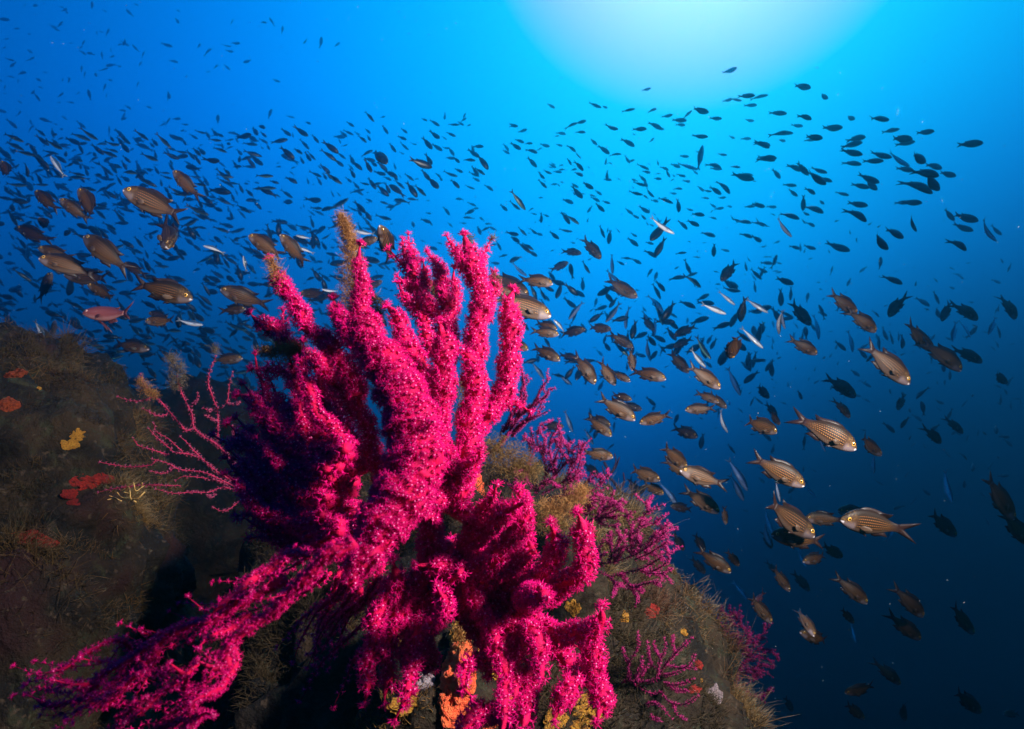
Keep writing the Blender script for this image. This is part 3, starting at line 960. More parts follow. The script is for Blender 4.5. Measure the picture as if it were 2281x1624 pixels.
FAN = [(.70, .76, q7(p, 12, 12)) for p in ([(1140, 812), (1150, 920), (1110, 1000), (1060, 1080), (1070, 1190), (1020, 1240)], [(1020, 945), (1030, 1000), (1065, 1080)], [(1358, 868), (1370, 950), (1340, 1020), (1310, 1130), (1300, 1200), (1200, 1222), (1070, 1190)], [(1280, 888), (1290, 955), (1335, 1020)],
                                           [(1220, 898), (1240, 1050), (1308, 1132)], [(1590, 858), (1520, 930), (1450, 1000), (1370, 1080), (1310, 1180)], [(1438, 838), (1430, 905), (1455, 995)], [(1612, 1000), (1580, 1065), (1500, 1112), (1370, 1082)], [(1622, 1115), (1560, 1105), (1500, 1110)],
                                           [(1522, 1128), (1420, 1160), (1330, 1172)], [(1605, 1198), (1500, 1242), (1400, 1250), (1302, 1202)], [(1555, 1298), (1455, 1300), (1400, 1252)], [(1645, 1345), (1520, 1410), (1400, 1390), (1330, 1312), (1270, 1322), (1160, 1272), (1070, 1195)],
                                           [(1540, 1532), (1462, 1490), (1440, 1412)], [(1180, 1018), (1170, 1100), (1130, 1172), (1155, 1255)], [(1230, 1078), (1190, 1130), (1168, 1185)], [(1422, 1522), (1330, 1432), (1250, 1402), (1180, 1452), (1160, 1560)], [(1330, 1552), (1252, 1512), (1200, 1425)])]
colony('purple_gorgonian', 'open magenta sea fan flat against the brown knoll flank', 'gorgonian', 'purple', FAN, 5.4, 'mini', 1.5, hit(1405, 1512)[0], core=.5)

FAN = [(1.45, 1.5, q7(p, 11, 12)) for p in ([(1720, 690), (1780, 850), (1840, 950), (1820, 1080), (1800, 1250), (1790, 1400)], [(1990, 598), (1960, 700), (1880, 800), (1842, 950)], [(2052, 738), (2020, 850), (1950, 950), (1820, 1085)], [(2205, 818), (2100, 870), (1955, 950)], [(2245, 958), (2100, 1022), (1950, 1130), (1802, 1250)],
                                           [(2160, 1185), (1990, 1262), (1800, 1305)], [(1738, 915), (1760, 1080), (1790, 1205)], [(2185, 1345), (2000, 1332), (1850, 1350)], [(2125, 925), (2000, 1000), (1950, 1130)], [(2210, 900), (2120, 970), (2030, 1060)], [(1900, 620), (1915, 740), (1900, 790)], [(2140, 1120), (2020, 1130), (1920, 1180)], [(2190, 1080), (2050, 1120)])]
colony('purple_gorgonian', 'dim violet sea fan standing apart in the deep blue beyond the knoll', 'gorgonian', 'purple', twiggy(twiggy(FAN, 6, 3, 20, 44, 9), 8, 1, 10, 22, 8), 5, 'mini', .8, P(1596, 1570, 1.5))

FAN = [(1.5, 1.5, q3(p, 7, 9)) for p in ([(1022, 1015), (1030, 1100), (980, 1170), (900, 1250), (840, 1330)], [(1068, 1085), (1100, 1130), (1080, 1200), (985, 1172)], [(948, 858), (960, 930), (920, 1020), (860, 930)], [(848, 958), (870, 1030), (930, 1080), (985, 1160)], [(992, 888), (960, 965), (930, 1010)], [(1130, 1080), (1090, 1160)], [(800, 1000), (830, 1060), (900, 1240)])]
colony('black_gorgonian', 'thin black silhouetted gorgonian twigs far behind the violet fans', 'gorgonian', 'black', FAN, 4, 'mini', 1, P(1340, 1140, 1.5))

FAN = [(.60, .64, q3(p, 18, 18)) for p in ([(168, 110), (190, 200), (200, 400), (150, 560), (60, 700), (-40, 820)], [(412, 238), (330, 330), (280, 450), (150, 562)], [(402, 500), (300, 552), (195, 605), (90, 690)], [(252, 248), (180, 335), (170, 480), (100, 640)], [(402, 328), (380, 382), (285, 450)], [(220, 380), (120, 520), (20, 680)], [(330, 420), (230, 560), (100, 720)], [(60, 430), (90, 540), (60, 660)])]
colony('purple_gorgonian', 'dark violet blurred gorgonian half hidden beside the crimson trunk', 'gorgonian', 'purple', twiggy(FAN, 9, 2, 16, 34, 13), 4.6, 'mini', 1.0, P(1100, 1000, .64))


# ------------------------------------------------------------------ drifting algae caught on the branches
def mucilage_material(name, a, b):
    k = Nodes(name, .6, .3)
    c = k.mix(k.attr('tone'), a, b)
    k.base(c).translucent(.5, c)
    return k.m


MUC = {'b': mucilage_material("brown_algae", (.32, .12, .03), (.66, .36, .13)), 'g': mucilage_material("grey_algae", (.13, .09, .055), (.34, .25, .16)),
       'o': mucilage_material("ochre_algae", (.13, .07, .018), (.38, .22, .07))}


def tuft(name, label, path, d, n, m, rad=1.0, L=(14, 34), thick=.0002):
    """A cloud of fine curling filaments strung along a core path of (x, y, halfwidth)."""
    n = int(n * .55)
    S = catmull(path, 8)
    X = np.array([P(a[0], a[1], d) for a in S]); R = S[:, 2] * d / FPX * rad
    i = rng.integers(0, len(X), n)
    off = rng.normal(size=(n, 3)); off /= np.linalg.norm(off, axis=1, keepdims=True)
    rr = rng.random(n) ** .6
    b = X[i] + off * (R[i] * rr)[:, None] * np.array([1, .7, 1])
    V, T, A = [], [], []
    steps = 6
    dirn = off * .6 + rng.normal(size=(n, 3)) * .9; dirn /= np.linalg.norm(dirn, axis=1, keepdims=True)
    ln = rng.uniform(L[0], L[1], n) * d / FPX / steps
    cur = b.copy(); ring = []
    tone = np.clip(rng.random(n) * .8 + rr * .3 - .1, 0, 1)
    for s in range(steps + 1):
        w = thick * (1 - .6 * s / steps)
        u = np.cross(dirn, rng.normal(size=3)); u /= np.linalg.norm(u, axis=1, keepdims=True) + 1e-9
        v = np.cross(dirn, u)
        ring += [cur + u * w, cur - u * w * .5 + v * w * .87, cur - u * w * .5 - v * w * .87]
        dirn = dirn + rng.normal(size=(n, 3)) * .55; dirn /= np.linalg.norm(dirn, axis=1, keepdims=True)
        cur = cur + dirn * ln[:, None]
    m_ = 3 * (steps + 1)
    V = np.stack(ring, 1).reshape(-1, 3)
    t = []
    for s in range(steps):
        for k in range(3):
            a0, a1 = 3 * s + k, 3 * s + (k + 1) % 3
            t += [(a0, a1, a1 + 3), (a0, a1 + 3, a0 + 3)]
    T = (np.array(t)[None] + (np.arange(n) * m_)[:, None, None]).reshape(-1, 3)
    c0 = np.array(P(path[len(path) // 2][0], path[len(path) // 2][1], d))
    o = link(name, np_mesh(name, V - c0, T, True, {'tone': np.repeat(tone, m_)}), MUC[m])
    o.location = c0
    return tag(o, label, 'algae')


tuft('algae_tuft', 'long rust brown algae veil draped over the upright crimson branch tip', [(760, 484, 2), (768, 505, 5), (780, 540, 14), (784, 590, 25), (786, 640, 32), (790, 690, 27), (788, 722, 10)], .455, 4200, 'b')
tuft('algae_tuft', 'olive brown algae wisp beside the foot of the rust veil', [(806, 662, 6), (826, 666, 15), (842, 690, 12), (846, 706, 5)], .46, 700, 'o')
tuft('algae_tuft', 'rusty algae fringe coating the tip of the slanting crimson branch', [(604, 578, 10), (616, 608, 13), (632, 650, 10)], .455, 600, 'b')
tuft('algae_tuft', 'golden brown algae clump on the low side branch by the blue water', [(585, 785, 9), (608, 780, 20), (630, 788, 22), (655, 775, 18), (668, 782, 8)], .45, 1500, 'b')
tuft('algae_tuft', 'pale algae puff on the top rose twig', [(478, 772, 8), (481, 786, 8)], .84, 260, 'g', 1, (8, 16))
tuft('algae_tuft', 'fawn algae plume wrapping the middle rose twig', [(376, 796, 9), (392, 812, 16), (398, 840, 22), (390, 862, 12)], .80, 1100, 'g', 1, (10, 26))
tuft('algae_tuft', 'brown algae skirt on the slanting rose twig', [(312, 846, 10), (318, 862, 17), (336, 872, 12), (345, 880, 6)], .80, 700, 'b', 1, (8, 22))
tuft('algae_tuft', 'shadowy brown algae ball behind the crimson crown', [(965, 645, 18), (980, 640, 20)], .50, 800, 'o')
tuft('algae_tuft', 'glassy algae wisp on the highest crimson tip', [(1036, 520, 5), (1046, 530, 9), (1048, 540, 5)], .44, 160, 'g', 1, (8, 18), .0002)
tuft('algae_tuft', 'curled glassy algae thread on the outermost crimson tip', [(1092, 534, 4), (1102, 528, 5)], .45, 90, 'g', 1, (8, 18), .0002)
tuft('algae_tuft', 'frayed pale algae fringe beside the crown above a hidden fish', [(1098, 612, 9), (1106, 625, 12), (1100, 640, 9)], .44, 260, 'g', 1, (8, 18), .00025)
tuft('algae_tuft', 'broad olive algae cushion between the crimson knot and violet rods', [(1085, 1000, 22), (1110, 1010, 42), (1150, 1030, 45), (1185, 1050, 26)], .60, 3400, 'o', 1, (12, 30))
tuft('algae_tuft', 'golden fuzzy algae tuft under the small violet fan', [(1215, 1130, 18), (1250, 1130, 34), (1285, 1112, 26), (1296, 1090, 12)], .62, 2200, 'b', 1, (12, 28))
tuft('algae_tuft', 'dark olive algae behind the lower crimson rods', [(1190, 1140, 24), (1215, 1160, 30), (1260, 1165, 22)], .66, 1300, 'o', 1, (12, 28))
tuft('algae_tuft', 'amber algae tuft above the vermilion sponge', [(1024, 1400, 14), (1028, 1430, 18)], .52, 700, 'b', 1, (12, 26))
tuft('algae_tuft', 'drab algae at the gap in the crimson crown', [(1030, 850, 10), (1030, 900, 14), (1024, 950, 10)], .55, 600, 'o', 1, (12, 26))

# ------------------------------------------------------------------ fish: shapes
def interp(xs, tab):
    t = np.array(tab, float)
    o = np.argsort(t[:, 0])
    t = t[o]
    # smooth (Catmull) interpolation of the station table
    out = []
    for x in xs:
        i = int(np.clip(np.searchsorted(t[:, 0], x) - 1, 0, len(t) - 2))
        h = t[i + 1, 0] - t[i, 0]; f = (x - t[i, 0]) / h
        p0, p1, p2, p3 = t[max(i - 1, 0)], t[i], t[i + 1], t[min(i + 2, len(t) - 1)]
        m1 = (p2 - p0) / (p2[0] - p0[0]) * h; m2 = (p3 - p1) / (p3[0] - p1[0]) * h
        f2, f3 = f * f, f ** 3
        out.append((2 * f3 - 3 * f2 + 1) * p1 + (f3 - 2 * f2 + f) * m1 + (-2 * f3 + 3 * f2) * p2 + (f3 - f2) * m2)
    return np.array(out)[:, 1:]


DEEP = [(.50, 0.000, -0.024, .003), (.488, 0.024, -0.044, .018), (.46, 0.061, -0.070, .034), (.41, 0.105, -0.100, .052), (.33, 0.148, -0.133, .068), (.22, 0.177, -0.159, .078), (.10, 0.181, -0.168, .078),
        (-.02, 0.161, -0.153, .067), (-.12, 0.124, -0.118, .050), (-.20, 0.083, -0.081, .032), (-.26, 0.061, -0.061, .020), (-.31, 0.055, -0.056, .010)]
SLIM = [(.50, 0.002, -0.009, 0.003), (.485, 0.021, -0.024, 0.015), (.44, 0.047, -0.045, 0.029), (.36, 0.076, -0.071, 0.044), (.24, 0.099, -0.094, 0.053), (.10, 0.106, -0.104, 0.055), (-.04, 0.094, -0.094, 0.048),
        (-.16, 0.068, -0.071, 0.035), (-.26, 0.042, -0.045, 0.022), (-.33, 0.028, -0.031, 0.013), (-.37, 0.026, -0.028, 0.008)]


def bend(V, k):
    V = np.array(V, float)
    t = np.clip(.22 - V[:, 0], 0, 1)
    V[:, 1] += k * t * t * 2.0
    return V


def body_mesh(name, tab, k, nst=30, ns=18):
    """Lofted body; UV: u nose to tail, v back to belly."""
    xs = tab[0][0] - (tab[0][0] - tab[-1][0]) * (np.linspace(0, 1, nst) ** 1.25)
    S = interp(xs, tab)
    V, UVv = [], []
    for x, (zt, zb, w) in zip(xs, S):
        zc, h = (zt + zb) / 2, max((zt - zb) / 2, .002)
        for j in range(ns):
            a = 2 * math.pi * j / ns
            ca, sa = math.cos(a), math.sin(a)
            V.append((x, max(w, .002) * math.copysign(abs(ca) ** .9, ca), zc + h * math.copysign(abs(sa) ** .95, sa)))
            UVv.append((x, math.copysign(abs(sa) ** .95, sa)))
    V = bend(V, k)
    T = []
    for i in range(nst - 1):
        for j in range(ns):
            a, b = i * ns + j, i * ns + (j + 1) % ns
            T += [(a, b + ns, b), (a, a + ns, b + ns)]
    V = np.vstack([V, V[:ns].mean(0), V[-ns:].mean(0)]); c = len(V) - 2
    for j in range(ns):
        T += [(c, j, (j + 1) % ns), (c + 1, (nst - 1) * ns + (j + 1) % ns, (nst - 1) * ns + j)]
    UVv += [(.5, 0), (xs[-1], 0)]
    U = np.array(UVv)
    return np_mesh(name, V, T, True, {'fu': U[:, 0], 'fv': U[:, 1]})


def plate(name, outline, k, th=.004, y0=0.0, fan=None, tilt=(0, 0), curve=0.0):
    """A fin: an outline in (x, z), given thickness that thins towards its edge."""
    P2 = np.array(outline, float)
    n = len(P2)
    c = P2.mean(0) if fan is None else np.array(fan, float)
    rings = []
    V, A = [], []
    levels = (0.0, .5, 1.0)
    for s in (1, -1):
        for f in levels[1:]:
            for p in P2:
                q = c + (p - c) * f
                V.append((q[0], s * th * (1.05 - f) if f < 1 else s * th * .12, q[1])); A.append(f)
        V.append((c[0], s * th, c[1])); A.append(0)
    V = np.array(V)
    if tilt != (0, 0):                       # swing the fin out about its root
        rx = V - np.array([c[0], 0, c[1]])
        ca, sa = math.cos(tilt[0]), math.sin(tilt[0])
        rx = np.stack([rx[:, 0], rx[:, 1] * ca - rx[:, 2] * sa, rx[:, 1] * sa + rx[:, 2] * ca], 1)
        ca, sa = math.cos(tilt[1]), math.sin(tilt[1])
        rx = np.stack([rx[:, 0] * ca - rx[:, 1] * sa, rx[:, 0] * sa + rx[:, 1] * ca, rx[:, 2]], 1)
        V = rx + np.array([c[0], 0, c[1]])
    V[:, 1] += y0
    V = bend(V, k)
    T = []
    h = 2 * n + 1
    for s in (0, 1):
        o = s * h
        for i in range(n):
            j = (i + 1) % n
            tri = [(o + 2 * n, o + i, o + j), (o + i, o + n + i, o + n + j), (o + i, o + n + j, o + j)]
            T += tri if s == 0 else [t[::-1] for t in tri]
    for i in range(n):
        j = (i + 1) % n
        T += [(n + i, h + n + i, h + n + j), (n + i, h + n + j, n + j)]
    return np_mesh(name, V, T, True, {'fin': np.array(A)})


def eye_mesh(x, y, z, r, side):
    bm = bmesh.new()
    bmesh.ops.create_uvsphere(bm, u_segments=16, v_segments=10, radius=1)
    V, T, A = [], [], []
    bm.verts.index_update()
    for v in bm.verts:
        V.append((x + v.co.x * r, y + v.co.z * r * .45 * side, z + v.co.y * r)); A.append(math.hypot(v.co.x, v.co.y) if v.co.z * 1 > 0 else 1)
    bmesh.ops.triangulate(bm, faces=bm.faces[:])
    T = [tuple(v.index for v in f.verts) for f in bm.faces]
    bm.free()
    return np_mesh('eye', V, T, True, {'ring': np.array(A)})


# ------------------------------------------------------------------ fish: skins
def damsel_skin(name, dot, flank, back, belly, head):
    k = Nodes(name, .5, .18)
    u, v = k.attr('fu'), k.attr('fv')
    rnd = k.rand()
    c = k.mix(k.step(v, -.95, -.45), belly, flank)
    c = k.mix(k.step(v, .15, .75), c, back)
    # rows of scales: dark seams between rows, a golden spot in every scale
    row = k.math('MULTIPLY', k.math('ADD', v, k.math('MULTIPLY', u, .10)), 28.0)
    rs = k.math('SINE', row)
    col = k.math('SINE', k.math('MULTIPLY_ADD', u, 215.0, k.math('MULTIPLY', k.math('FLOOR', k.math('DIVIDE', row, 6.28318)), 2.4)))
    zone = k.math('MULTIPLY', k.math('MULTIPLY', k.step(v, -.62, -.42), k.step(v, .62, .40)), k.math('MULTIPLY', k.step(u, .30, .24), k.step(u, -.33, -.16)))
    dk = k.math('MULTIPLY', k.step(rs, .30, -.30), zone)
    c = k.mix(k.math('MULTIPLY', dk, .92), c, (.018, .009, .006))
    dd = k.math('MULTIPLY', k.math('MULTIPLY', k.step(rs, .30, .75), k.step(col, -.45, .35)), zone)
    c = k.mix(dd, c, dot)
    # faint scale edges on the back
    sc = k.math('MULTIPLY', k.math('SINE', k.math('MULTIPLY', u, 190)), k.math('SINE', k.math('MULTIPLY', v, 34)))
    c = k.mix(k.math('MULTIPLY', k.step(sc, .2, .8), k.step(v, .35, .6, 0, .5)), c, (.03, .018, .010))
    # head
    hd = k.step(u, .27, .33)
    hc = k.mix(k.step(v, -.55, .15), (.19, .14, .15), head)
    hc = k.mix(k.step(v, .35, .9), hc, back)
    hc = k.mix(k.step(k.noise(38, 3, .6, k.obj()), .5, .64, 0, .45), hc, (.28, .165, .06))
    c = k.mix(hd, c, hc)
    # gill edge, shoulder spot, lips
    ge = k.math('MULTIPLY', k.step(k.math('ABSOLUTE', k.math('SUBTRACT', u, k.math('MULTIPLY_ADD', k.math('MULTIPLY', v, v), .06, .27))), .008, .003), k.step(v, .5, .2))
    c = k.mix(k.math('MULTIPLY', ge, .6), c, (.07, .04, .03))
    sp = k.math('ADD', k.math('POWER', k.math('DIVIDE', k.math('SUBTRACT', u, .235), .018), 2), k.math('POWER', k.math('DIVIDE', k.math('ADD', v, .28), .09), 2))
    c = k.mix(k.step(sp, 1.1, .7), c, (.012, .008, .010))
    lip = k.math('MULTIPLY', k.step(u, .455, .475), k.math('MULTIPLY', k.step(v, -.75, -.5), k.step(v, .05, -.15)))
    c = k.mix(lip, c, (.85, .78, .80))
    c = k.mix(k.step(u, -.16, -.31, 0, .8), c, (.03, .014, .014))
    hs = k.n('ShaderNodeHueSaturation'); hs.inputs['Saturation'].default_value = 1.0
    k.put(hs.inputs['Value'], k.math('MULTIPLY_ADD', rnd, .55, .48)); k.put(hs.inputs['Color'], c)
    k.base(hs.outputs[0])
    k.bump(k.math('MULTIPLY', k.math('SINE', k.math('MULTIPLY', u, 165)), rs), .08, .003)
    return k.m


def fin_skin(name, root, edge, tr=.3):
    k = Nodes(name, .45, .35)
    f = k.attr('fin')
    x = k.sep(k.obj())
    ray = k.step(k.math('SINE', k.math('MULTIPLY', x[0], 420)), -.2, .8)
    c = k.mix(k.step(f, .1, .9), root, edge)
    c = k.mix(k.math('MULTIPLY', ray, .35), c, root)
    k.base(c).translucent(tr, c)
    return k.m


def eye_skin(name, iris):
    k = Nodes(name, .12, .6)
    f = k.attr('ring')
    c = k.mix(k.step(f, .48, .54), (.004, .004, .006), iris)
    c = k.mix(k.step(f, .80, .90), c, (.09, .05, .03))
    k.base(c)
    return k.m


def silver_skin():
    k = Nodes("silver_skin", .22, .7)
    u, v = k.attr('fu'), k.attr('fv')
    c = k.mix(k.step(v, -.18, .06), (.70, .70, .72), (.035, .08, .12))
    c = k.mix(k.step(v, .25, .6), c, (.010, .028, .040))
    c = k.mix(k.step(k.math('ABSOLUTE', k.math('SUBTRACT', v, .18)), .05, .0, 0, .6), c, (.10, .12, .30))
    c = k.mix(k.step(k.math('MULTIPLY', k.math('SINE', k.math('MULTIPLY', u, 170)), k.math('SINE', k.math('MULTIPLY', v, 26))), .2, .9, 0, .3), c, (.5, .52, .55))
    k.base(c)
    return k.m


def plain_skin(name, back, flank, belly, rough=.4):
    k = Nodes(name, rough, .5)
    v = k.attr('fv')
    c = k.mix(k.step(v, -.8, -.3), belly, flank)
    c = k.mix(k.step(v, .1, .8), c, back)
    k.base(c)
    return k.m


SKIN = damsel_skin("damselfish_skin", (.36, .155, .046), (.056, .0235, .009), (.018, .0085, .004), (.12, .076, .055), (.080, .037, .014))
FIN_D = fin_skin("damselfish_fin", (.035, .013, .009), (.014, .007, .008), .15)
FIN_C = fin_skin("pale_fin", (.13, .07, .04), (.2, .13, .09), .5)
EYE_D = eye_skin("damselfish_eye", (.75, .40, .06))
SILVER = silver_skin()
FIN_S = fin_skin("silver_fin", (.20, .25, .28), (.45, .5, .5), .5)
EYE_S = eye_skin("silver_eye", (.85, .82, .72))
PINK = plain_skin("pink_skin", (.12, .024, .022), (.19, .045, .043), (.28, .12, .12), .45)
FIN_P = fin_skin("pink_fin", (.14, .025, .03), (.17, .055, .06), .45)
EYE_P = eye_skin("pink_eye", (.75, .35, .30))
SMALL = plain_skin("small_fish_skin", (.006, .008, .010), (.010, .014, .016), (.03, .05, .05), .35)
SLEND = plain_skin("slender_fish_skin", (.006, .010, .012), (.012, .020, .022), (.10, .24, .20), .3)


def fin_outline(kind):
    if kind == 'tail':
        return [(-.285, .050), (-.33, .072), (-.40, .102), (-.455, .128), (-.505, .150), (-.47, .104), (-.43, .062), (-.395, .030), (-.360, .0), (-.395, -.034), (-.43, -.068), (-.47, -.112), (-.508, -.154), (-.455, -.132), (-.40, -.104), (-.33, -.073), (-.285, -.051)], (-.285, 0)
    if kind == 'tail_slim':
        return [(-.355, .022), (-.40, .05), (-.46, .085), (-.50, .105), (-.485, .07), (-.45, .03), (-.43, 0), (-.45, -.03), (-.485, -.07), (-.50, -.105), (-.46, -.085), (-.40, -.05), (-.355, -.024)], (-.355, 0)
    if kind == 'tail_long':
        return [(-.285, .040), (-.33, .07), (-.40, .11), (-.48, .15), (-.56, .20), (-.50, .12), (-.42, .06), (-.39, 0), (-.42, -.06), (-.50, -.11), (-.55, -.18), (-.48, -.14), (-.40, -.11), (-.33, -.07), (-.285, -.042)], (-.285, 0)
    if kind == 'dorsal':
        return [(.24, .150), (.205, .188), (.15, .208), (.08, .212), (.01, .203), (-.05, .188), (-.10, .172), (-.15, .165), (-.225, .176), (-.19, .118), (-.15, .085), (-.08, .110), (.03, .130), (.14, .140)], (.03, .135)
    if kind == 'dorsal_low':
        return [(.24, .112), (.19, .140), (.08, .150), (-.05, .134), (-.12, .120), (-.20, .125), (-.17, .085), (-.08, .09), (.08, .115)], (.03, .11)
    if kind == 'tail_small':
        return [(-.285, .045), (-.35, .065), (-.43, .088), (-.49, .102), (-.44, .05), (-.40, .02), (-.385, 0), (-.40, -.02), (-.44, -.05), (-.49, -.102), (-.43, -.088), (-.35, -.065), (-.285, -.046)], (-.285, 0)
    if kind == 'dorsal_slim':
        return [(.20, .078), (.16, .125), (.08, .125), (-.02, .108), (-.12, .082), (-.17, .078), (-.16, .05), (-.05, .066), (.08, .076)], (.03, .07)
    if kind == 'anal':
        return [(.02, -.128), (-.02, -.178), (-.07, -.185), (-.13, -.165), (-.215, -.160), (-.17, -.105), (-.12, -.090), (-.05, -.118)], (-.06, -.115)
    if kind == 'anal_slim':
        return [(.0, -.072), (-.03, -.11), (-.09, -.10), (-.18, -.075), (-.16, -.05), (-.08, -.058)], (-.06, -.065)
    if kind == 'pectoral':
        return [(.225, -.055), (.17, -.035), (.11, -.04), (.075, -.065), (.09, -.095), (.14, -.115), (.205, -.095), (.225, -.075)], (.22, -.065)
    if kind == 'pectoral_slim':
        return [(.26, -.03), (.20, -.022), (.16, -.035), (.18, -.05), (.23, -.05)], (.255, -.035)
    if kind == 'pelvic':
        return [(.19, -.140), (.14, -.175), (.075, -.205), (.085, -.175), (.12, -.150)], (.165, -.145)
    if kind == 'pelvic_long':
        return [(.19, -.140), (.10, -.20), (-.06, -.33), (-.10, -.365), (-.02, -.27), (.12, -.150)], (.165, -.145)


def fish_parts(kind, k):
    """[(part name, mesh, material)] of one fish, a unit long, nose at +x, bent by k."""
    out = []

    def fin(name, key, mat, th=.004, **kw):
        ol, c = fin_outline(key)
        out.append((name, plate(name, ol, k, th, fan=c, **kw), mat))
    if kind == 'damsel':
        out.append(('body', body_mesh('body', DEEP, k), SKIN))
        fin('tail_fin', 'tail', FIN_D, .008); fin('dorsal_fin', 'dorsal', FIN_D, .008); fin('anal_fin', 'anal', FIN_D, .006)
        for s in (1, -1):
            fin('pectoral_fin', 'pectoral', FIN_C, .003, y0=s * .076, tilt=(0, -s * .45))
            fin('pelvic_fin', 'pelvic', FIN_D, .004, y0=s * .028, tilt=(s * .35, 0))
            out.append(('eye', eye_mesh(.405, s * .046, .030, .034, s), EYE_D))
    elif kind == 'silver':
        out.append(('body', body_mesh('body', SLIM, k), SILVER))
        fin('tail_fin', 'tail_slim', FIN_S, .005); fin('dorsal_fin', 'dorsal_slim', FIN_S, .004); fin('anal_fin', 'anal_slim', FIN_S, .004)
        for s in (1, -1):
            fin('pectoral_fin', 'pectoral_slim', FIN_S, .002, y0=s * .046, tilt=(0, -s * .3))
            out.append(('eye', eye_mesh(.435, s * .026, .010, .022, s), EYE_S))
    else:
        out.append(('body', body_mesh('body', [(a, b * .82, c * .82, d * .9) for a, b, c, d in DEEP], k), PINK))
        fin('tail_fin', 'tail_long', FIN_P, .006); fin('dorsal_fin', 'dorsal_low', FIN_P, .007); fin('anal_fin', 'anal', FIN_P, .005)
        for s in (1, -1):
            fin('pectoral_fin', 'pectoral', FIN_P, .003, y0=s * .072, tilt=(0, -s * .45))
            fin('pelvic_fin', 'pelvic_long', FIN_P, .004, y0=s * .026, tilt=(s * .3, 0))
            out.append(('eye', eye_mesh(.415, s * .040, .026, .028, s), EYE_P))
    return out


def small_mesh(tab, tailkey, dorskey, k, nst=14, ns=9):
    """Body, tail and back fin of a fish too small in the picture to show its parts."""
    b = body_mesh('small_fish', tab, k, nst, ns)
    Vs, Ts, Av, o = [], [], [], 0

    def grab(me, fv):
        nonlocal o
        v = np.empty(len(me.vertices) * 3, np.float32); me.vertices.foreach_get('co', v)
        t = np.empty(len(me.loops), np.int32); me.loops.foreach_get('vertex_index', t)
        v = v.reshape(-1, 3); t = t.reshape(-1, 3)
        a = np.empty(len(v), np.float32)
        if fv is None:
            me.attributes['fv'].data.foreach_get('value', a)
        else:
            a[:] = fv
        Vs.append(v); Ts.append(t + o); Av.append(a); o += len(v)
        bpy.data.meshes.remove(me)
    grab(b, None)
    for key in (tailkey, dorskey):
        ol, c = fin_outline(key)
        grab(plate('f', ol, k, .006, fan=c), .5)
    return np.concatenate(Vs), np.concatenate(Ts), np.concatenate(Av)


BENDS = (0.0, .16, -.16, .30, -.30)
PROTO = {kd: [fish_parts(kd, b) for b in BENDS] for kd in ('damsel', 'silver', 'pink')}
for lst in PROTO.values():
    for parts in lst:
        for _n, me, mt in parts:
            me.materials.append(mt)
SM = {'deep': [small_mesh([(x, t * .9, q * .9, w) for x, t, q, w in DEEP], 'tail_small', 'dorsal_low', b) for b in BENDS], 'slim': [small_mesh(SLIM, 'tail_slim', 'dorsal_slim', b) for b in BENDS]}
SMME = {}
for key, mt in (('deep', SMALL), ('slim', SLEND)):
    SMME[key] = []
    for V, T, A in SM[key]:
        me = np_mesh('small_fish' if key == 'deep' else 'slender_fish', V, T, True, {'fv': A}); me.materials.append(mt)
        SMME[key].append(me)


def pose(x, y, L, ang, real, yaw, roll):
    """Matrix for a fish whose picture is L long at (x, y), heading ang; real body length in metres."""
    a = math.radians(ang)
    d = max(.55, real * FPX / L * max(.35, math.cos(yaw)))
    d = min(d, 13.0)
    s = L * d / FPX / max(.35, math.cos(yaw))
    sg = 1 if math.cos(a) >= -.05 else -1
    f = (CR * math.cos(a) + CU * math.sin(a)) * math.cos(yaw) + CF * math.sin(yaw)
    ud = CR * math.cos(a + sg * math.pi / 2) + CU * math.sin(a + sg * math.pi / 2)
    up = ud * math.cos(roll) + CF * math.sin(roll)
    f.normalize(); up = (up - f * up.dot(f)).normalized()
    yv = up.cross(f)
    M = Matrix((f, yv, up)).transposed().to_4x4()
    return Matrix.Translation(P(x, y, d)) @ M @ Matrix.Diagonal((s, s, s, 1)), d


def big_fish(name, kd, M, bi):
    root = empty(name)
    root.matrix_world = M
    for pn, me, _mt in PROTO[kd][bi]:
        o = bpy.data.objects.new(pn, me)
        COL.objects.link(o)
        o.parent = root
    return root

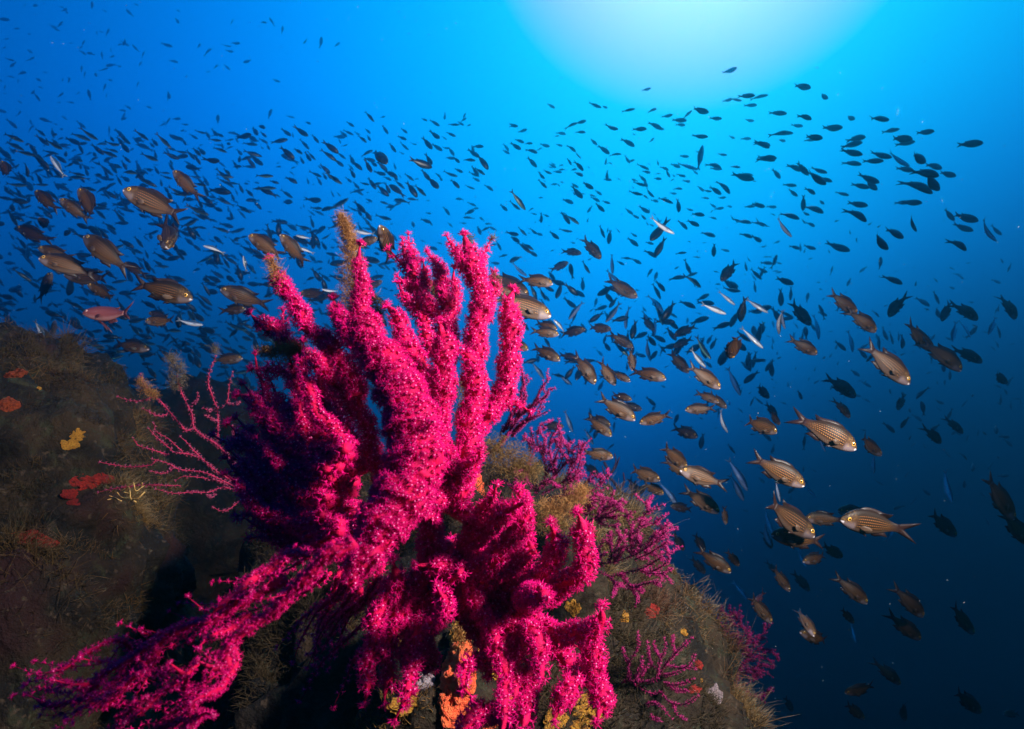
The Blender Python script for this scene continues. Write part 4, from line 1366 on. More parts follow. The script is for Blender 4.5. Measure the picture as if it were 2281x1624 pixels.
# ------------------------------------------------------------------ fish: where each one swims
# (x, y, length, heading in degrees, kind + light).  d damselfish, s silver, p pink; b brightly lit near, k dark and farther, h turned towards or away from the lens
NEAR = [
    (346, 456, 142, 154, 'db'), (413, 410, 80, 131, 'd'), (102, 446, 72, 141, 'd'), (201, 457, 100, 128, 'd'), (166, 467, 70, 140, 'd'), (16, 381, 62, 128, 'd'), (102, 500, 54, 145, 'd'),
    (75, 522, 84, 157, 'dk'), (236, 564, 126, 141, 'd'), (126, 564, 72, 163, 'd'), (150, 591, 114, 165, 'd'), (199, 619, 102, 172, 'dk'), (362, 647, 140, -15, 'db'), (376, 526, 90, -52, 'dh'),
    (100, 640, 76, 60, 'dk'), (228, 650, 66, 150, 'd'), (247, 701, 120, 176, 'p'), (360, 716, 70, 178, 'd'), (355, 701, 46, 170, 'dk'), (545, 663, 104, 159, 'dk'), (520, 690, 62, 4, 'dk'),
    (592, 548, 92, 147, 'db'), (653, 556, 84, 128, 'd'), (814, 539, 56, 20, 'd'), (860, 540, 62, 100, 'dh'), (1112, 648, 84, -12, 'db'), (1163, 682, 136, -18, 'db'), (1130, 632, 110, -30, 'dk'),
    (1194, 625, 76, -9, 'd'), (1382, 642, 86, -27, 'dk'), (1215, 725, 54, -18, 'd'), (1213, 740, 64, -8, 'db'), (1215, 786, 72, -27, 'd'), (1146, 766, 66, -22, 'db'), (1274, 739, 58, 12, 'dk'),
    (1333, 732, 58, 0, 'dk'), (1382, 758, 62, -30, 'dk'), (1266, 795, 46, -15, 'dk'), (1304, 820, 84, -58, 'db'), (1350, 830, 70, -53, 'd'), (1382, 838, 48, -28, 'd'), (1443, 833, 80, -16, 'd'),
    (1567, 838, 94, -35, 'db'), (1372, 909, 98, -31, 'db'), (1459, 932, 72, 197, 'db'), (1559, 911, 66, 183, 'db'), (1333, 948, 72, -38, 'd'), (1334, 936, 56, -25, 'd'), (1384, 884, 46, -15, 'd'),
    (1403, 906, 52, -12, 'dk'), (1575, 884, 56, -25, 'd'), (1597, 892, 52, -40, 'd'), (1524, 962, 46, -20, 'dkh'), (1690, 946, 94, -22, 'd'), (1331, 1012, 72, -10, 'd'), (1500, 1016, 84, -42, 'd'),
    (1508, 1042, 72, -30, 'd'), (1564, 1064, 110, 160, 'db'), (1433, 1056, 82, -20, 'd'), (1454, 1088, 58, -28, 'd'), (1562, 1115, 96, -34, 'db'), (1519, 1131, 56, 168, 'dk'), (1613, 1147, 40, -85, 'd'),
    (1840, 962, 148, -30, 'db'), (1730, 1048, 128, -29, 'db'), (1934, 992, 76, -36, 'd'), (1751, 1153, 152, -33, 'd'), (1834, 1155, 84, 178, 'd'), (1939, 1163, 154, 172, 'db'), (1898, 1140, 76, 172, 'dk'),
    (1780, 1200, 122, 172, 'db'), (2097, 1166, 84, -42, 'dk'), (2226, 1107, 124, -56, 'd'), (2262, 1177, 96, -50, 'd'), (1723, 930, 44, -48, 'd'), (1874, 861, 82, -35, 'dk'), (1876, 908, 54, -58, 'd'),
    (1974, 809, 132, -44, 'd'), (2100, 790, 100, -46, 'd'), (1789, 771, 74, -28, 'd'), (1995, 682, 64, 229, 'dk'), (1877, 674, 84, -35, 'd'), (1923, 715, 82, -35, 'd'), (1781, 698, 70, -50, 'dk'),
    (2044, 750, 92, -46, 'd'), (2156, 790, 72, -28, 'dk'), (2108, 693, 48, 250, 'dk'), (2151, 693, 68, -35, 'dk'), (2248, 682, 64, -75, 'dk'), (1896, 1313, 92, -41, 'd'), (2025, 1340, 98, -46, 'd'),
    (2140, 1378, 78, -54, 'd'), (1738, 1289, 62, -55, 'd'), (1783, 1294, 52, -50, 'dk'), (1818, 1421, 82, 158, 'd'), (1794, 1383, 48, -75, 'dh'), (1885, 1370, 44, -50, 'd'), (2014, 1396, 88, -38, 'd'),
    (1977, 1498, 68, -44, 'd'), (1917, 1536, 74, 190, 'd'), (1901, 1582, 60, -38, 'd'), (1818, 1243, 68, 190, 'd'), (1853, 1227, 62, -32, 'dk'), (1692, 1356, 74, -50, 'd'), (1690, 1333, 46, 215, 'p'),
    (2151, 1560, 86, -38, 'dk'), (1589, 1249, 86, -32, 'd'), (1554, 1259, 48, -48, 'dk'), (1631, 1243, 48, -50, 'd'), (1511, 1206, 48, -60, 'dk'), (1556, 1206, 50, -60, 'dk'), (1229, 949, 52, 0, 'dk'),
    (1406, 801, 50, -85, 'd'), (1510, 806, 68, -45, 'dk'), (1632, 768, 62, -75, 'dh'), (1317, 553, 64, -50, 'dk'), (1272, 561, 46, -8, 'dk'), (1245, 594, 44, 25, 'dk'), (1623, 604, 60, 230, 'dk'),
    (1527, 736, 54, 205, 'dk'), (1521, 763, 48, 205, 'dk'), (1696, 871, 50, -40, 'dk'), (1717, 912, 44, -45, 'dk'), (628, 733, 66, 150, 'p'), (290, 770, 84, -10, 'dk'), (210, 792, 46, 0, 'dk'), (70, 756, 50, 0, 'dk'),
    (120, 735, 44, 90, 'dk'), (165, 752, 48, 170, 'dk'), (450, 857, 48, 10, 'dk'), (700, 655, 66, 175, 'dk'), (830, 636, 46, 30, 'dk'), (300, 600, 60, 150, 'dk'), (505, 800, 66, 5, 'dk'), (1410, 1085, 50, -60, 'dk'),
    (1352, 1090, 56, -50, 'dk'), (1316, 1045, 46, -40, 'dk'), (1420, 1095, 46, 30, 'dk'), (1443, 720, 44, -50, 'dk'), (2224, 841, 52, -30, 'dk'), (2007, 895, 40, 250, 'dk'), (2079, 970, 56, -42, 'dk'), (2124, 946, 50, -50, 'dk'),
    (2254, 1590, 40, 180, 'dk'), (2009, 1582, 50, -75, 'dk'), (1709, 1203, 44, -62, 'dk'), (1720, 1265, 36, -50, 'dk'), (1756, 1568, 40, -62, 'dk'),
    # silver ones
    (127, 368, 58, 130, 'sb'), (474, 552, 46, 168, 'sb'), (680, 556, 40, 165, 'sb'), (676, 528, 36, 168, 'sb'), (812, 519, 50, 165, 'sb'), (735, 648, 36, 170, 'sb'), (425, 720, 60, -8, 'sb'), (545, 587, 34, 100, 'sb'),
    (1473, 505, 64, -32, 'sb'), (1589, 688, 64, -20, 'sb'), (1685, 681, 56, -35, 'sb'), (1618, 664, 48, -42, 'sb'), (1674, 752, 66, -47, 'sb'), (1733, 717, 56, -80, 'sb'), (1742, 712, 44, -75, 'sb'), (1553, 798, 54, -48, 'sb'),
    (1247, 725, 38, 140, 'sb'), (1744, 508, 56, -45, 'sb'), (2196, 516, 62, -45, 'sb'), (1531, 371, 50, -13, 's'), (1559, 352, 56, 80, 's'), (1999, 357, 64, -22, 's'), (1607, 940, 54, -62, 'sb'), (1645, 1056, 80, -65, 's'),
    (1640, 1085, 74, -60, 's'), (1492, 1099, 66, -62, 's'), (2107, 1083, 74, -78, 'sb'), (1944, 1032, 46, -85, 'sb'), (1829, 989, 36, -65, 'sb'), (1732, 1094, 46, -82, 'sb'), (1708, 1161, 68, -68, 's'), (1703, 1187, 68, -62, 's'),
    (1783, 1243, 42, -60, 's'), (1900, 1410, 40, -80, 's'), (1802, 1094, 42, -38, 's'), (1650, 1316, 50, -55, 's'), (90, 736, 44, -62, 'sb'), (1982, 1190, 40, 60, 's'), (1634, 849, 68, -70, 's'),
    (1821, 728, 58, -86, 's'), (1896, 760, 50, -80, 's'), (1441, 779, 48, -75, 's'), (1366, 696, 54, 232, 's'), (1282, 690, 54, 235, 's'), (1156, 602, 44, -38, 's'), (1366, 618, 44, -40, 's'), (1363, 588, 46, -88, 's'),
    (1440, 708, 40, -58, 's'), (1457, 728, 46, 265, 's'), (1393, 709, 48, 268, 's'), (1462, 674, 54, -58, 's'), (2124, 739, 46, 255, 's'), (2210, 725, 44, 250, 's'), (2151, 731, 46, -68, 's'), (1266, 938, 52, -70, 's'),
    (1199, 825, 46, -57, 's'), (1258, 844, 42, -42, 's'), (1312, 973, 40, -62, 's'),
]
# small dark fish measured in enlarged crops: (u, v, length, heading[, 1 = slender])
FAR_A = [  # bright water under the sun
    (1900, 595, 110, 25), (1215, 745, 55, 10), (420, 880, 65, -15), (785, 875, 100, -10, 1), (865, 890, 50, 0), (1065, 915, 95, 12, 1), (1265, 912, 65, 20), (1385, 965, 70, 5), (1655, 920, 135, -3), (1555, 950, 80, 40, 1), (1485, 998, 100, -8), (1498, 1035, 70, 0),
    (1785, 985, 85, -5), (2040, 797, 110, -5), (2150, 802, 115, 5, 1), (1885, 835, 65, 12), (1955, 828, 100, 3, 1), (2075, 875, 85, -5), (2065, 1003, 70, -3), (108, 1043, 70, -12), (187, 1088, 65, 15), (505, 1105, 70, -12), (470, 1130, 35, 0), (595, 1035, 95, 20, 1), (668, 1015, 75, 5),
    (665, 1095, 75, -10), (925, 1065, 90, -22), (1155, 1072, 95, -8), (1108, 1115, 30, 0), (1285, 1040, 110, -30), (1325, 1068, 60, -20), (1655, 1135, 105, -8), (1920, 1140, 55, -10), (2040, 1150, 70, -5), (2170, 1195, 110, -20), (160, 1168, 75, -25), (235, 1188, 60, -12), (130, 1215, 90, -35),
    (50, 1260, 60, -30), (50, 1220, 60, -50), (265, 1250, 80, -15), (325, 1240, 50, 30, 1), (372, 1208, 70, -20), (490, 1205, 50, -20), (595, 1230, 70, -35), (645, 1290, 65, -40, 1), (775, 1178, 65, -28), (860, 1240, 100, -35), (880, 1270, 50, -20), (955, 1278, 85, -10, 1), (880, 1338, 45, -100),
    (1060, 1180, 110, -28), (1258, 1165, 45, 45), (1055, 1325, 70, -60), (1090, 1335, 50, 20), (265, 1345, 90, -40), (435, 1375, 60, -30), (505, 1372, 35, 0), (575, 1340, 55, -55), (655, 1375, 85, -40), (650, 1440, 80, -42), (475, 1425, 65, -10), (390, 1430, 75, -10, 1), (340, 1458, 65, -35), (355, 1530, 85, -50, 1),
    (445, 1530, 50, 5), (510, 1512, 35, 0), (620, 1540, 60, -28), (725, 1540, 95, -22), (815, 1598, 60, -30), (885, 1455, 70, -80), (890, 1490, 60, -15), (1185, 1385, 95, -25, 1), (1215, 1427, 60, -5), (1180, 1480, 70, -40), (1160, 1530, 100, -15, 1), (1205, 1520, 70, -70), (1305, 1482, 55, -20), (1365, 1395, 65, -25),
    (1390, 1440, 65, -60), (1455, 1375, 75, -15), (1525, 1298, 70, -3), (1500, 1458, 65, -15), (1548, 1505, 50, -15), (1650, 1265, 60, -10), (1618, 1430, 50, -40), (1840, 1285, 70, -5), (1775, 1368, 110, -15), (1790, 1400, 80, -12), (1950, 1383, 65, -20), (2010, 1470, 150, -18), (2050, 1448, 85, -8, 1), (2105, 1505, 35, 0),
    (2205, 1312, 130, -8), (1475, 1563, 65, -12), (1665, 1565, 60, -40), (1715, 1587, 75, 0, 1), (1785, 1580, 105, -25), (1860, 1545, 130, -50)]
FAR_B = [  # open water on the seaward side, high
    (435, 722, 145, 3), (610, 803, 105, 3), (235, 940, 125, -5), (465, 970, 115, -5), (395, 1045, 80, -10), (272, 1103, 155, -3, 1), (270, 1167, 65, 0), (680, 1067, 150, 4), (532, 1142, 140, 0), (500, 1163, 70, 0), (832, 982, 100, 5), (1085, 987, 190, 8, 1), (1175, 1085, 135, 12, 1), (1455, 1100, 120, 5), (1830, 1195, 165, 2),
    (890, 1148, 140, 12), (850, 1200, 130, 8), (1260, 1155, 175, 3), (1290, 1190, 115, 5), (845, 1268, 135, -20), (850, 1353, 125, -15), (1085, 1292, 165, -8), (1395, 1312, 180, -8), (1025, 1337, 120, -8), (1290, 1405, 140, -5), (1465, 1435, 195, -10), (1530, 1380, 150, -3), (1640, 1447, 135, -8), (985, 1485, 150, -25),
    (1000, 1530, 140, -28), (920, 1543, 120, -18), (1400, 1535, 230, -30), (1500, 1510, 200, -28), (440, 1400, 130, -40), (380, 1390, 120, -15), (575, 1418, 115, -18), (225, 1440, 95, -38), (550, 1480, 190, -18), (630, 1490, 110, -12), (335, 1537, 90, -10), (510, 1585, 90, -22), (360, 1600, 90, -28), (770, 1608, 90, -20), (110, 1195, 120, -20),
    (140, 1315, 130, -12)]
FAR_C = [  # the same side, lower
    (75, 252, 90, -20), (185, 265, 60, -10), (20, 262, 50, 0), (335, 335, 130, -30), (450, 230, 110, -88), (535, 275, 140, -35), (80, 400, 95, -25, 1), (595, 227, 65, -12), (465, 323, 70, -10), (515, 410, 70, -20), (60, 528, 80, -28), (380, 600, 80, -15), (425, 600, 60, -80), (500, 603, 80, -18), (230, 560, 40, 25), (895, 245, 130, -12),
    (900, 325, 180, -28), (1345, 230, 130, -5), (1270, 230, 90, -5), (1350, 405, 150, -38, 1), (1655, 330, 120, -40), (1790, 355, 180, -15), (1765, 440, 130, -22), (2045, 460, 90, -55), (1205, 483, 180, -14), (1075, 555, 190, -28), (730, 600, 150, -25), (1745, 575, 160, -25), (1185, 865, 130, -35), (105, 790, 75, -28), (290, 880, 140, -18),
    (145, 730, 80, -3), (240, 732, 60, -5, 1), (135, 680, 35, 0), (170, 680, 35, 0), (220, 797, 40, 0), (245, 808, 40, 10), (505, 697, 32, 20), (575, 892, 30, 0)]
FAR_D = [  # beside the gorgonian crown, seaward
    (150, 210, 160, -50, 1), (125, 260, 90, -40, 1), (30, 270, 75, -45), (560, 215, 90, -28), (640, 150, 110, -50), (790, 200, 75, -30), (880, 228, 60, -20), (825, 270, 90, -35), (745, 285, 60, 235), (1235, 150, 95, -28, 1), (1125, 155, 100, -12, 1), (1375, 210, 110, -28, 1), (1285, 215, 55, -5), (1480, 250, 100, -85), (1435, 155, 50, -10),
    (1545, 52, 50, -10), (1195, 290, 85, -40), (1070, 305, 65, -35), (1120, 345, 65, -25), (1185, 350, 60, -25), (1640, 325, 90, -18), (1570, 290, 60, -5), (1700, 190, 55, -20), (1840, 192, 55, 8), (1765, 255, 50, -40), (1815, 280, 65, 8), (1765, 355, 55, -25), (1900, 262, 45, -5), (2070, 262, 70, 0), (2140, 250, 90, -20), (2250, 265, 65, -10),
    (545, 355, 100, -52), (600, 365, 120, -40, 1), (345, 360, 70, -95), (445, 500, 90, -30), (545, 465, 95, -8, 1), (185, 470, 85, -42, 1), (275, 470, 65, -30), (320, 490, 60, -20), (105, 490, 85, -15), (120, 530, 90, -40), (845, 470, 95, -62, 1), (910, 510, 110, -100), (1110, 500, 50, -30), (1100, 555, 100, -35), (1240, 565, 60, -20), (1515, 410, 95, -50),
    (1600, 400, 90, -35), (1725, 490, 100, -28), (2045, 500, 90, -22), (2125, 530, 85, -28), (2020, 385, 100, -20), (1955, 375, 80, -8, 1), (2145, 400, 100, -25, 1), (1775, 620, 100, -95), (1865, 625, 60, -20), (1500, 648, 70, 0, 1), (1630, 682, 60, 0, 1), (200, 600, 130, -42, 1), (230, 590, 100, -35, 1), (270, 650, 80, -40), (135, 690, 110, 215), (1000, 730, 60, -30),
    (1045, 690, 75, -12, 1), (2215, 730, 85, -3), (2175, 790, 75, -25), (1130, 715, 80, -28), (1320, 470, 190, 225), (1330, 600, 150, 240), (1250, 650, 100, -35), (1465, 850, 110, 0), (1330, 920, 100, -50), (1300, 960, 130, -70, 1), (1610, 880, 140, -35, 1), (590, 950, 130, -40), (280, 970, 130, -70, 1), (350, 985, 100, -60, 1), (400, 940, 90, -30), (425, 835, 80, -48),
    (480, 900, 60, -45), (2010, 1110, 180, 265), (1945, 1190, 130, 245), (1330, 1160, 150, -70, 1), (1400, 1130, 170, 235), (1430, 1240, 110, -30), (1420, 1320, 110, -55), (1680, 1440, 170, -60, 1), (1250, 1370, 110, -42), (1110, 1280, 140, 255), (1000, 1440, 150, -45, 1), (1850, 1500, 130, 240), (2150, 1320, 160, 258, 1), (2060, 1520, 110, 255), (2110, 1530, 120, 255, 1),
    (1740, 1360, 80, 240), (1770, 1400, 90, 240), (200, 1240, 110, -55, 1), (940, 1060, 90, 230), (800, 1180, 120, 215)]
FAR_E = [  # above the gorgonian, shoreward
    (990, 965, 100, -50, 1), (1100, 972, 40, 0), (478, 1018, 55, -30), (1445, 993, 50, -28), (1530, 1020, 75, -25), (1615, 968, 50, -90), (1775, 965, 45, 60), (1770, 995, 50, 40), (1745, 1025, 50, -20), (1690, 1035, 85, -12, 1), (1810, 1040, 40, 0), (2180, 1042, 70, -5), (90, 1045, 85, -35), (830, 1030, 60, -30), (975, 1085, 55, -45), (985, 1145, 55, -60),
    (1120, 1075, 65, -55), (1278, 1085, 55, -35), (300, 1100, 85, -35), (355, 1120, 35, -90), (425, 1095, 115, -32), (540, 1150, 65, -50), (780, 1115, 60, -40), (815, 1100, 80, -25, 1), (930, 1150, 95, -45, 1), (1260, 1145, 70, -22), (1535, 1125, 90, -40), (1610, 1145, 40, -30), (1665, 1115, 75, -25), (1180, 1225, 70, -50), (1278, 1215, 75, -35, 1), (1470, 1190, 110, -50),
    (1550, 1222, 85, -30), (1625, 1230, 50, -10), (1668, 1255, 75, -55), (1845, 1230, 60, -70), (1890, 1215, 80, 0), (110, 1115, 60, -40), (108, 1168, 60, -25), (150, 1220, 50, -60), (305, 1265, 125, -40), (395, 1250, 100, -38, 1), (430, 1330, 65, -60), (480, 1300, 80, -55), (510, 1295, 80, -45, 1), (665, 1220, 130, -35), (655, 1290, 120, -35, 1), (755, 1290, 85, -38, 1),
    (845, 1325, 85, -65), (885, 1370, 90, -40), (735, 1350, 75, -35), (980, 1380, 100, -60), (1025, 1360, 70, -40), (990, 1325, 80, -10), (1070, 1290, 200, -48), (1095, 1380, 90, -40), (1165, 1440, 110, -30), (1205, 1475, 60, -50), (1200, 1380, 50, -70), (1258, 1272, 40, -20), (1410, 1355, 160, -12), (1485, 1330, 90, -60), (1655, 1310, 70, -20), (1710, 1325, 70, -45),
    (1815, 1325, 100, -20, 1), (1850, 1270, 100, -35), (1930, 1340, 130, -55), (1665, 1450, 105, -22, 1), (1730, 1415, 70, -28), (1860, 1415, 80, -40), (1905, 1420, 95, -38, 1), (1860, 1450, 80, -25, 1), (1875, 1490, 60, -25), (1455, 1450, 85, -50), (1520, 1520, 120, -48), (1560, 1455, 50, -40), (1580, 1480, 50, -60), (1700, 1520, 90, -48), (1825, 1557, 75, -22, 1), (1980, 1555, 75, -35),
    (620, 1400, 80, -40), (550, 1450, 90, -25, 1), (620, 1465, 60, -55), (690, 1480, 120, -30, 1), (480, 1500, 50, -80), (340, 1490, 90, -30), (200, 1510, 60, -15), (120, 1460, 130, -5, 1), (140, 1560, 120, 0, 1), (820, 1495, 55, -40), (850, 1440, 80, -60), (880, 1540, 70, -45), (950, 1525, 80, -20, 1), (1010, 1520, 100, -55), (1100, 1580, 110, -42), (1140, 1560, 70, -65), (1240, 1530, 90, -40, 1), (1340, 1570, 130, -55), (1410, 1580, 100, -40, 1), (1320, 1470, 90, -40, 1), (1140, 1480, 60, -25)]
FAR_F = [  # shoreward shoal, upper edge: measured at twice the enlargement
    (220, 290, 250, -24, 1), (230, 420, 260, -28, 1), (435, 405, 120, 0), (205, 510, 150, -5, 1), (880, 240, 190, -14, 1), (910, 370, 170, -48), (910, 420, 270, -28, 1), (1000, 310, 90, 20), (1205, 350, 220, -22), (1330, 270, 290, -24, 1), (1490, 255, 250, -30, 1), (1845, 305, 130, -50), (1660, 390, 200, -8, 1), (1890, 415, 220, -10, 1), (1620, 490, 190, -42),
    (1985, 340, 160, -45), (2090, 350, 200, -34, 1), (2060, 450, 220, -45), (2180, 495, 90, 15), (1860, 500, 190, -22, 1), (1800, 560, 230, -20, 1), (1560, 560, 140, -48), (430, 555, 230, -10, 1), (620, 590, 200, -40, 1), (840, 540, 200, -12, 1), (1085, 550, 150, -58), (990, 640, 170, -35), (790, 590, 160, 15, 1), (1290, 650, 240, -28, 1), (1300, 580, 130, 15, 1),
    (1230, 690, 190, -30), (1330, 760, 120, -65), (1540, 650, 150, 25, 1), (1600, 720, 150, -25, 1), (1440, 575, 70, 20), (1160, 750, 150, 15, 1), (680, 690, 240, -48), (2095, 650, 120, -45), (1930, 750, 160, -28, 1), (2060, 750, 130, -70), (1890, 830, 190, -40, 1), (2130, 860, 260, -12, 1), (1760, 900, 120, -70), (1440, 870, 130, -60), (1610, 910, 180, -12, 1),
    (790, 890, 110, -82), (940, 870, 160, -55), (460, 830, 190, 258), (270, 780, 150, 20, 1), (370, 960, 200, -50), (660, 980, 170, -62), (470, 930, 120, -15, 1), (1300, 905, 190, -10, 1), (1345, 970, 140, -55), (1150, 990, 120, -5), (1640, 1015, 100, -35), (1830, 995, 120, 5), (940, 1095, 120, -62), (1030, 1070, 130, 5, 1), (290, 1085, 260, 0, 1), (90, 1130, 140, -42),
    (690, 1080, 170, 5, 1), (1460, 1140, 220, -14, 1), (860, 1240, 230, -38, 1), (320, 1210, 150, -55), (480, 1310, 140, -75), (290, 1340, 260, -10), (1140, 1240, 100, -80), (1020, 1265, 150, 0, 1), (180, 1430, 220, -45), (420, 1460, 170, 28, 1), (1060, 1560, 100, -65), (1720, 1430, 110, -55), (1830, 1230, 170, -38), (1940, 1250, 120, -55), (330, 1570, 120, -5)]
FAR_G = [  # shoreward shoal continued, twice the enlargement
    (1370, 900 - 660, 140, -60), (1490, 215, 150, -45), (1260, 210, 160, -10, 1), (1000, 80, 110, -8, 1), (950, 180, 80, 0), (180, 340, 120, -48), (280, 260, 220, -35, 1), (490, 370, 160, -45), (640, 350, 240, -45, 1), (440, 410, 120, -42), (870, 300, 180, -12, 1), (985, 370, 110, -60), (1500, 340, 180, -6, 1), (1615, 430, 100, -65), (1570, 490, 210, -22, 1), (1705, 390, 120, -30),
    (1740, 335, 120, 8, 1), (1870, 250, 110, -35), (2110, 370, 100, -45), (1000, 190, 60, 0), (700, 510, 90, -60), (760, 470, 120, -18, 1), (770, 600, 190, -18), (940, 540, 180, -5, 1), (1090, 580, 200, -48, 1), (1190, 530, 220, -42, 1), (1200, 660, 140, -62), (970, 620, 170, 0, 1), (420, 630, 260, -22, 1), (510, 590, 130, -80), (1450, 680, 240, -8), (1900, 540, 130, -45),
    (1900, 640, 130, -85), (1830, 740, 120, -70), (1850, 770, 160, -8), (2080, 700, 170, -48), (2120, 560, 220, -12, 1), (390, 820, 150, -10, 1), (520, 830, 130, -62), (240, 920, 210, -58), (660, 880, 160, -8, 1), (700, 960, 150, -12, 1), (760, 770, 130, -60), (1150, 780, 90, -70), (1150, 860, 110, -60), (1160, 950, 150, 3, 1), (1690, 860, 190, -42, 1), (1660, 930, 200, -5, 1), (1780, 1050, 160, -10, 1),
    (1920, 1130, 130, -72), (1640, 1140, 160, -50), (1600, 1150, 90, -70), (1780, 1270, 110, -72), (1610, 1300, 100, -30), (2055, 1200, 160, -45), (2200, 1140, 180, -5, 1), (2200, 1410, 140, -55), (850, 1230, 150, -15, 1), (740, 1260, 170, -58), (1240, 1070, 180, -10, 1), (600, 1040, 110, -80), (680, 1150, 140, -50), (1080, 1330, 120, -5, 1), (980, 1330, 110, 75), (1250, 1390, 150, -62), (1310, 1280, 130, -20), (1270, 1490, 190, -40, 1), (1140, 1480, 150, -50, 1), (1530, 1480, 170, -20), (870, 1440, 110, -75), (1760, 1570, 120, -75)]
FIELDS = [(FAR_A, 1113.3, 0, .2685), (FAR_B, 1667.8, 0, .2685), (FAR_C, 1667.8, 389.7, .2685), (FAR_D, 1113.3, 389.7, .2685), (FAR_E, 556.7, 0, .2685), (FAR_F, 0, 267.2, .13423), (FAR_G, 278.3, 267.2, .13423)]

# ------------------------------------------------------------------ fish: set them swimming
fr = random.Random(21)


def heading_words(a, x):
    """In words that hold from any side: towards or away from the crimson gorgonian, climbing or diving."""
    c, s = math.cos(math.radians(a)), math.sin(math.radians(a))
    tow = (c > 0) == (x < 960)
    if s < -.86:
        return 'diving steeply'
    if s > .80:
        return 'climbing steeply'
    side = 'shoreward' if c < 0 else 'seaward'
    if s < -.34:
        return 'slanting down ' + side
    if s > .34:
        return 'slanting up ' + side
    return 'heading ' + side


ANCHORS = [  # well marked things the others are told by
    (346, 456, 'big gold spotted leader'), (362, 647, 'golden fish facing the gorgonian'), (247, 701, 'salmon pink fish'), (1163, 682, 'pale fish by the crown'),
    (1840, 962, 'brightest golden fish'), (1939, 1163, 'low golden shoreward fish'), (1564, 1064, 'golden fish over the fans'), (1567, 838, 'pale bellied golden fish'),
    (2100, 790, 'deep bodied brown fish'), (2226, 1107, 'silver bellied diver'), (1382, 642, 'lone dark thick fish'), (2025, 1340, 'striped fish over the deep'),
    (1589, 1249, 'striped fish over the fan'), (545, 663, 'dark fish behind the crimson tip'), (1917, 1536, 'dim lowest fish')]
FIXED = {0: 'large gold spotted brown damselfish slanting up shoreward, leading the upper group', 12: 'bright golden damselfish facing the crimson gorgonian above the salmon pink fish',
         26: 'pale bellied damselfish nosing out behind the crimson crown', 63: 'brightest golden damselfish in open water, rows of gold spots, slanting down', 64: 'golden damselfish slanting down below the brightest one',
         66: 'big dark brown damselfish slanting down, tail forked wide', 68: 'golden damselfish heading shoreward low in open water, orange ringed eye',
         70: 'very bright damselfish heading shoreward under the big dark brown one', 57: 'golden damselfish heading shoreward just above the broad sea fan', 42: 'pale bellied golden damselfish slanting down mid water',
         13: 'striped damselfish seen from behind, tail spread toward the lens', 16: 'salmon pink fish with trailing fins above the outcrop', 38: 'deep bodied striped golden damselfish diving beside the crimson branches',
         78: 'deep bodied dark brown damselfish near the seaward frame edge', 72: 'silver bellied damselfish diving at the seaward frame edge', 29: 'dark thick bodied damselfish alone above the seaward school'}
LABELS, SEEN = [], {}


def rel(dx, dy):
    v = 'above' if dy < 0 else 'below'
    h = 'seaward of' if dx > 0 else 'shoreward of'
    if abs(dx) < .5 * abs(dy):
        return v
    if abs(dy) < .5 * abs(dx):
        return h
    return v + ' and ' + h


NUM = ['', 'second', 'third', 'fourth', 'fifth', 'sixth', 'seventh', 'eighth', 'ninth', 'tenth']
rows = []
for i, (x, y, L, a, fl) in enumerate(NEAR):
    size = 'large' if L >= 100 else ('' if L >= 66 else 'small')
    sp = {'d': 'damselfish', 's': 'silvery fish', 'p': 'salmon pink fish'}[fl[0]]
    tone = ('gleaming' if 'b' in fl else 'bluish') if fl[0] == 's' else ('' if fl[0] == 'p' else ('golden' if 'b' in fl else 'dark' if 'k' in fl else 'brown'))
    cand = sorted(ANCHORS, key=lambda q: (q[0] - x) ** 2 + (q[1] - y) ** 2)
    cand = [q for q in cand if (q[0] - x) ** 2 + (q[1] - y) ** 2 > 100]
    q = cand[0]
    rows.append([i, ' '.join(w for w in (size, tone, sp) if w), heading_words(a, x), rel(x - q[0], y - q[1]), q[2], math.hypot(x - q[0], y - q[1])])
for r in sorted(rows, key=lambda r: r[5]):
    if r[0] in FIXED:
        continue
    key = (r[1], r[2], r[3], r[4])
    n = SEEN[key] = SEEN.get(key, 0) + 1
    lead = (NUM[min(n - 1, 9)] + ' ' if n > 1 else '')
    words_ = f"{lead}{r[1]} {r[2]}, {r[3]} the {r[4]}".replace(' and ', ' ')
    if len(words_.split()) > 15:
        words_ = words_.replace(' the ', ' ').replace('salmon pink fish heading', 'pink fish heading')
    FIXED[r[0]] = words_
for i, (x, y, L, a, fl) in enumerate(NEAR):
    yaw = fr.uniform(-.25, .25)
    if 'h' in fl:
        yaw = fr.choice((-.85, .85))
    roll = fr.uniform(-.12, .30)
    kd = {'d': 'damsel', 's': 'silver', 'p': 'pink'}[fl[0]]
    real = .118 * min(1.12, (L / 120) ** .55)
    if 'b' in fl:
        real *= .92
    if 'k' in fl:
        real = max(.115, real * 1.45)
    if kd == 'silver':
        real = .115 * (L / 90) ** .7 if 'b' in fl else .175 * (L / 90) ** .2
        roll += .35
    if kd == 'pink':
        real = .12 * (L / 110) ** .6
        yaw *= .5
    M, d = pose(x, y, L, a, real, yaw, roll)
    name = {'damsel': 'damselfish', 'silver': 'silvery_fish', 'pink': 'pink_fish'}[kd]
    o = big_fish(name, kd, M, fr.choice((0, 0, 1, 2, 1, 2, 3, 4)))
    tag(o, FIXED[i], 'fish', {'damsel': 'damselfish around the reef', 'silver': 'silvery fish among the damselfish', 'pink': 'pink fish by the reef'}[kd])

# the shoals of small fish
small = []                                   # x, y, L, heading, slender, real length
for lst, x0, y0, s in FIELDS:
    for q in lst:
        small.append((x0 + q[0] * s, y0 + q[1] * s, q[2] * s * 1.22, q[3], len(q) > 4, fr.uniform(.085, .13)))
n_marked = len(small)


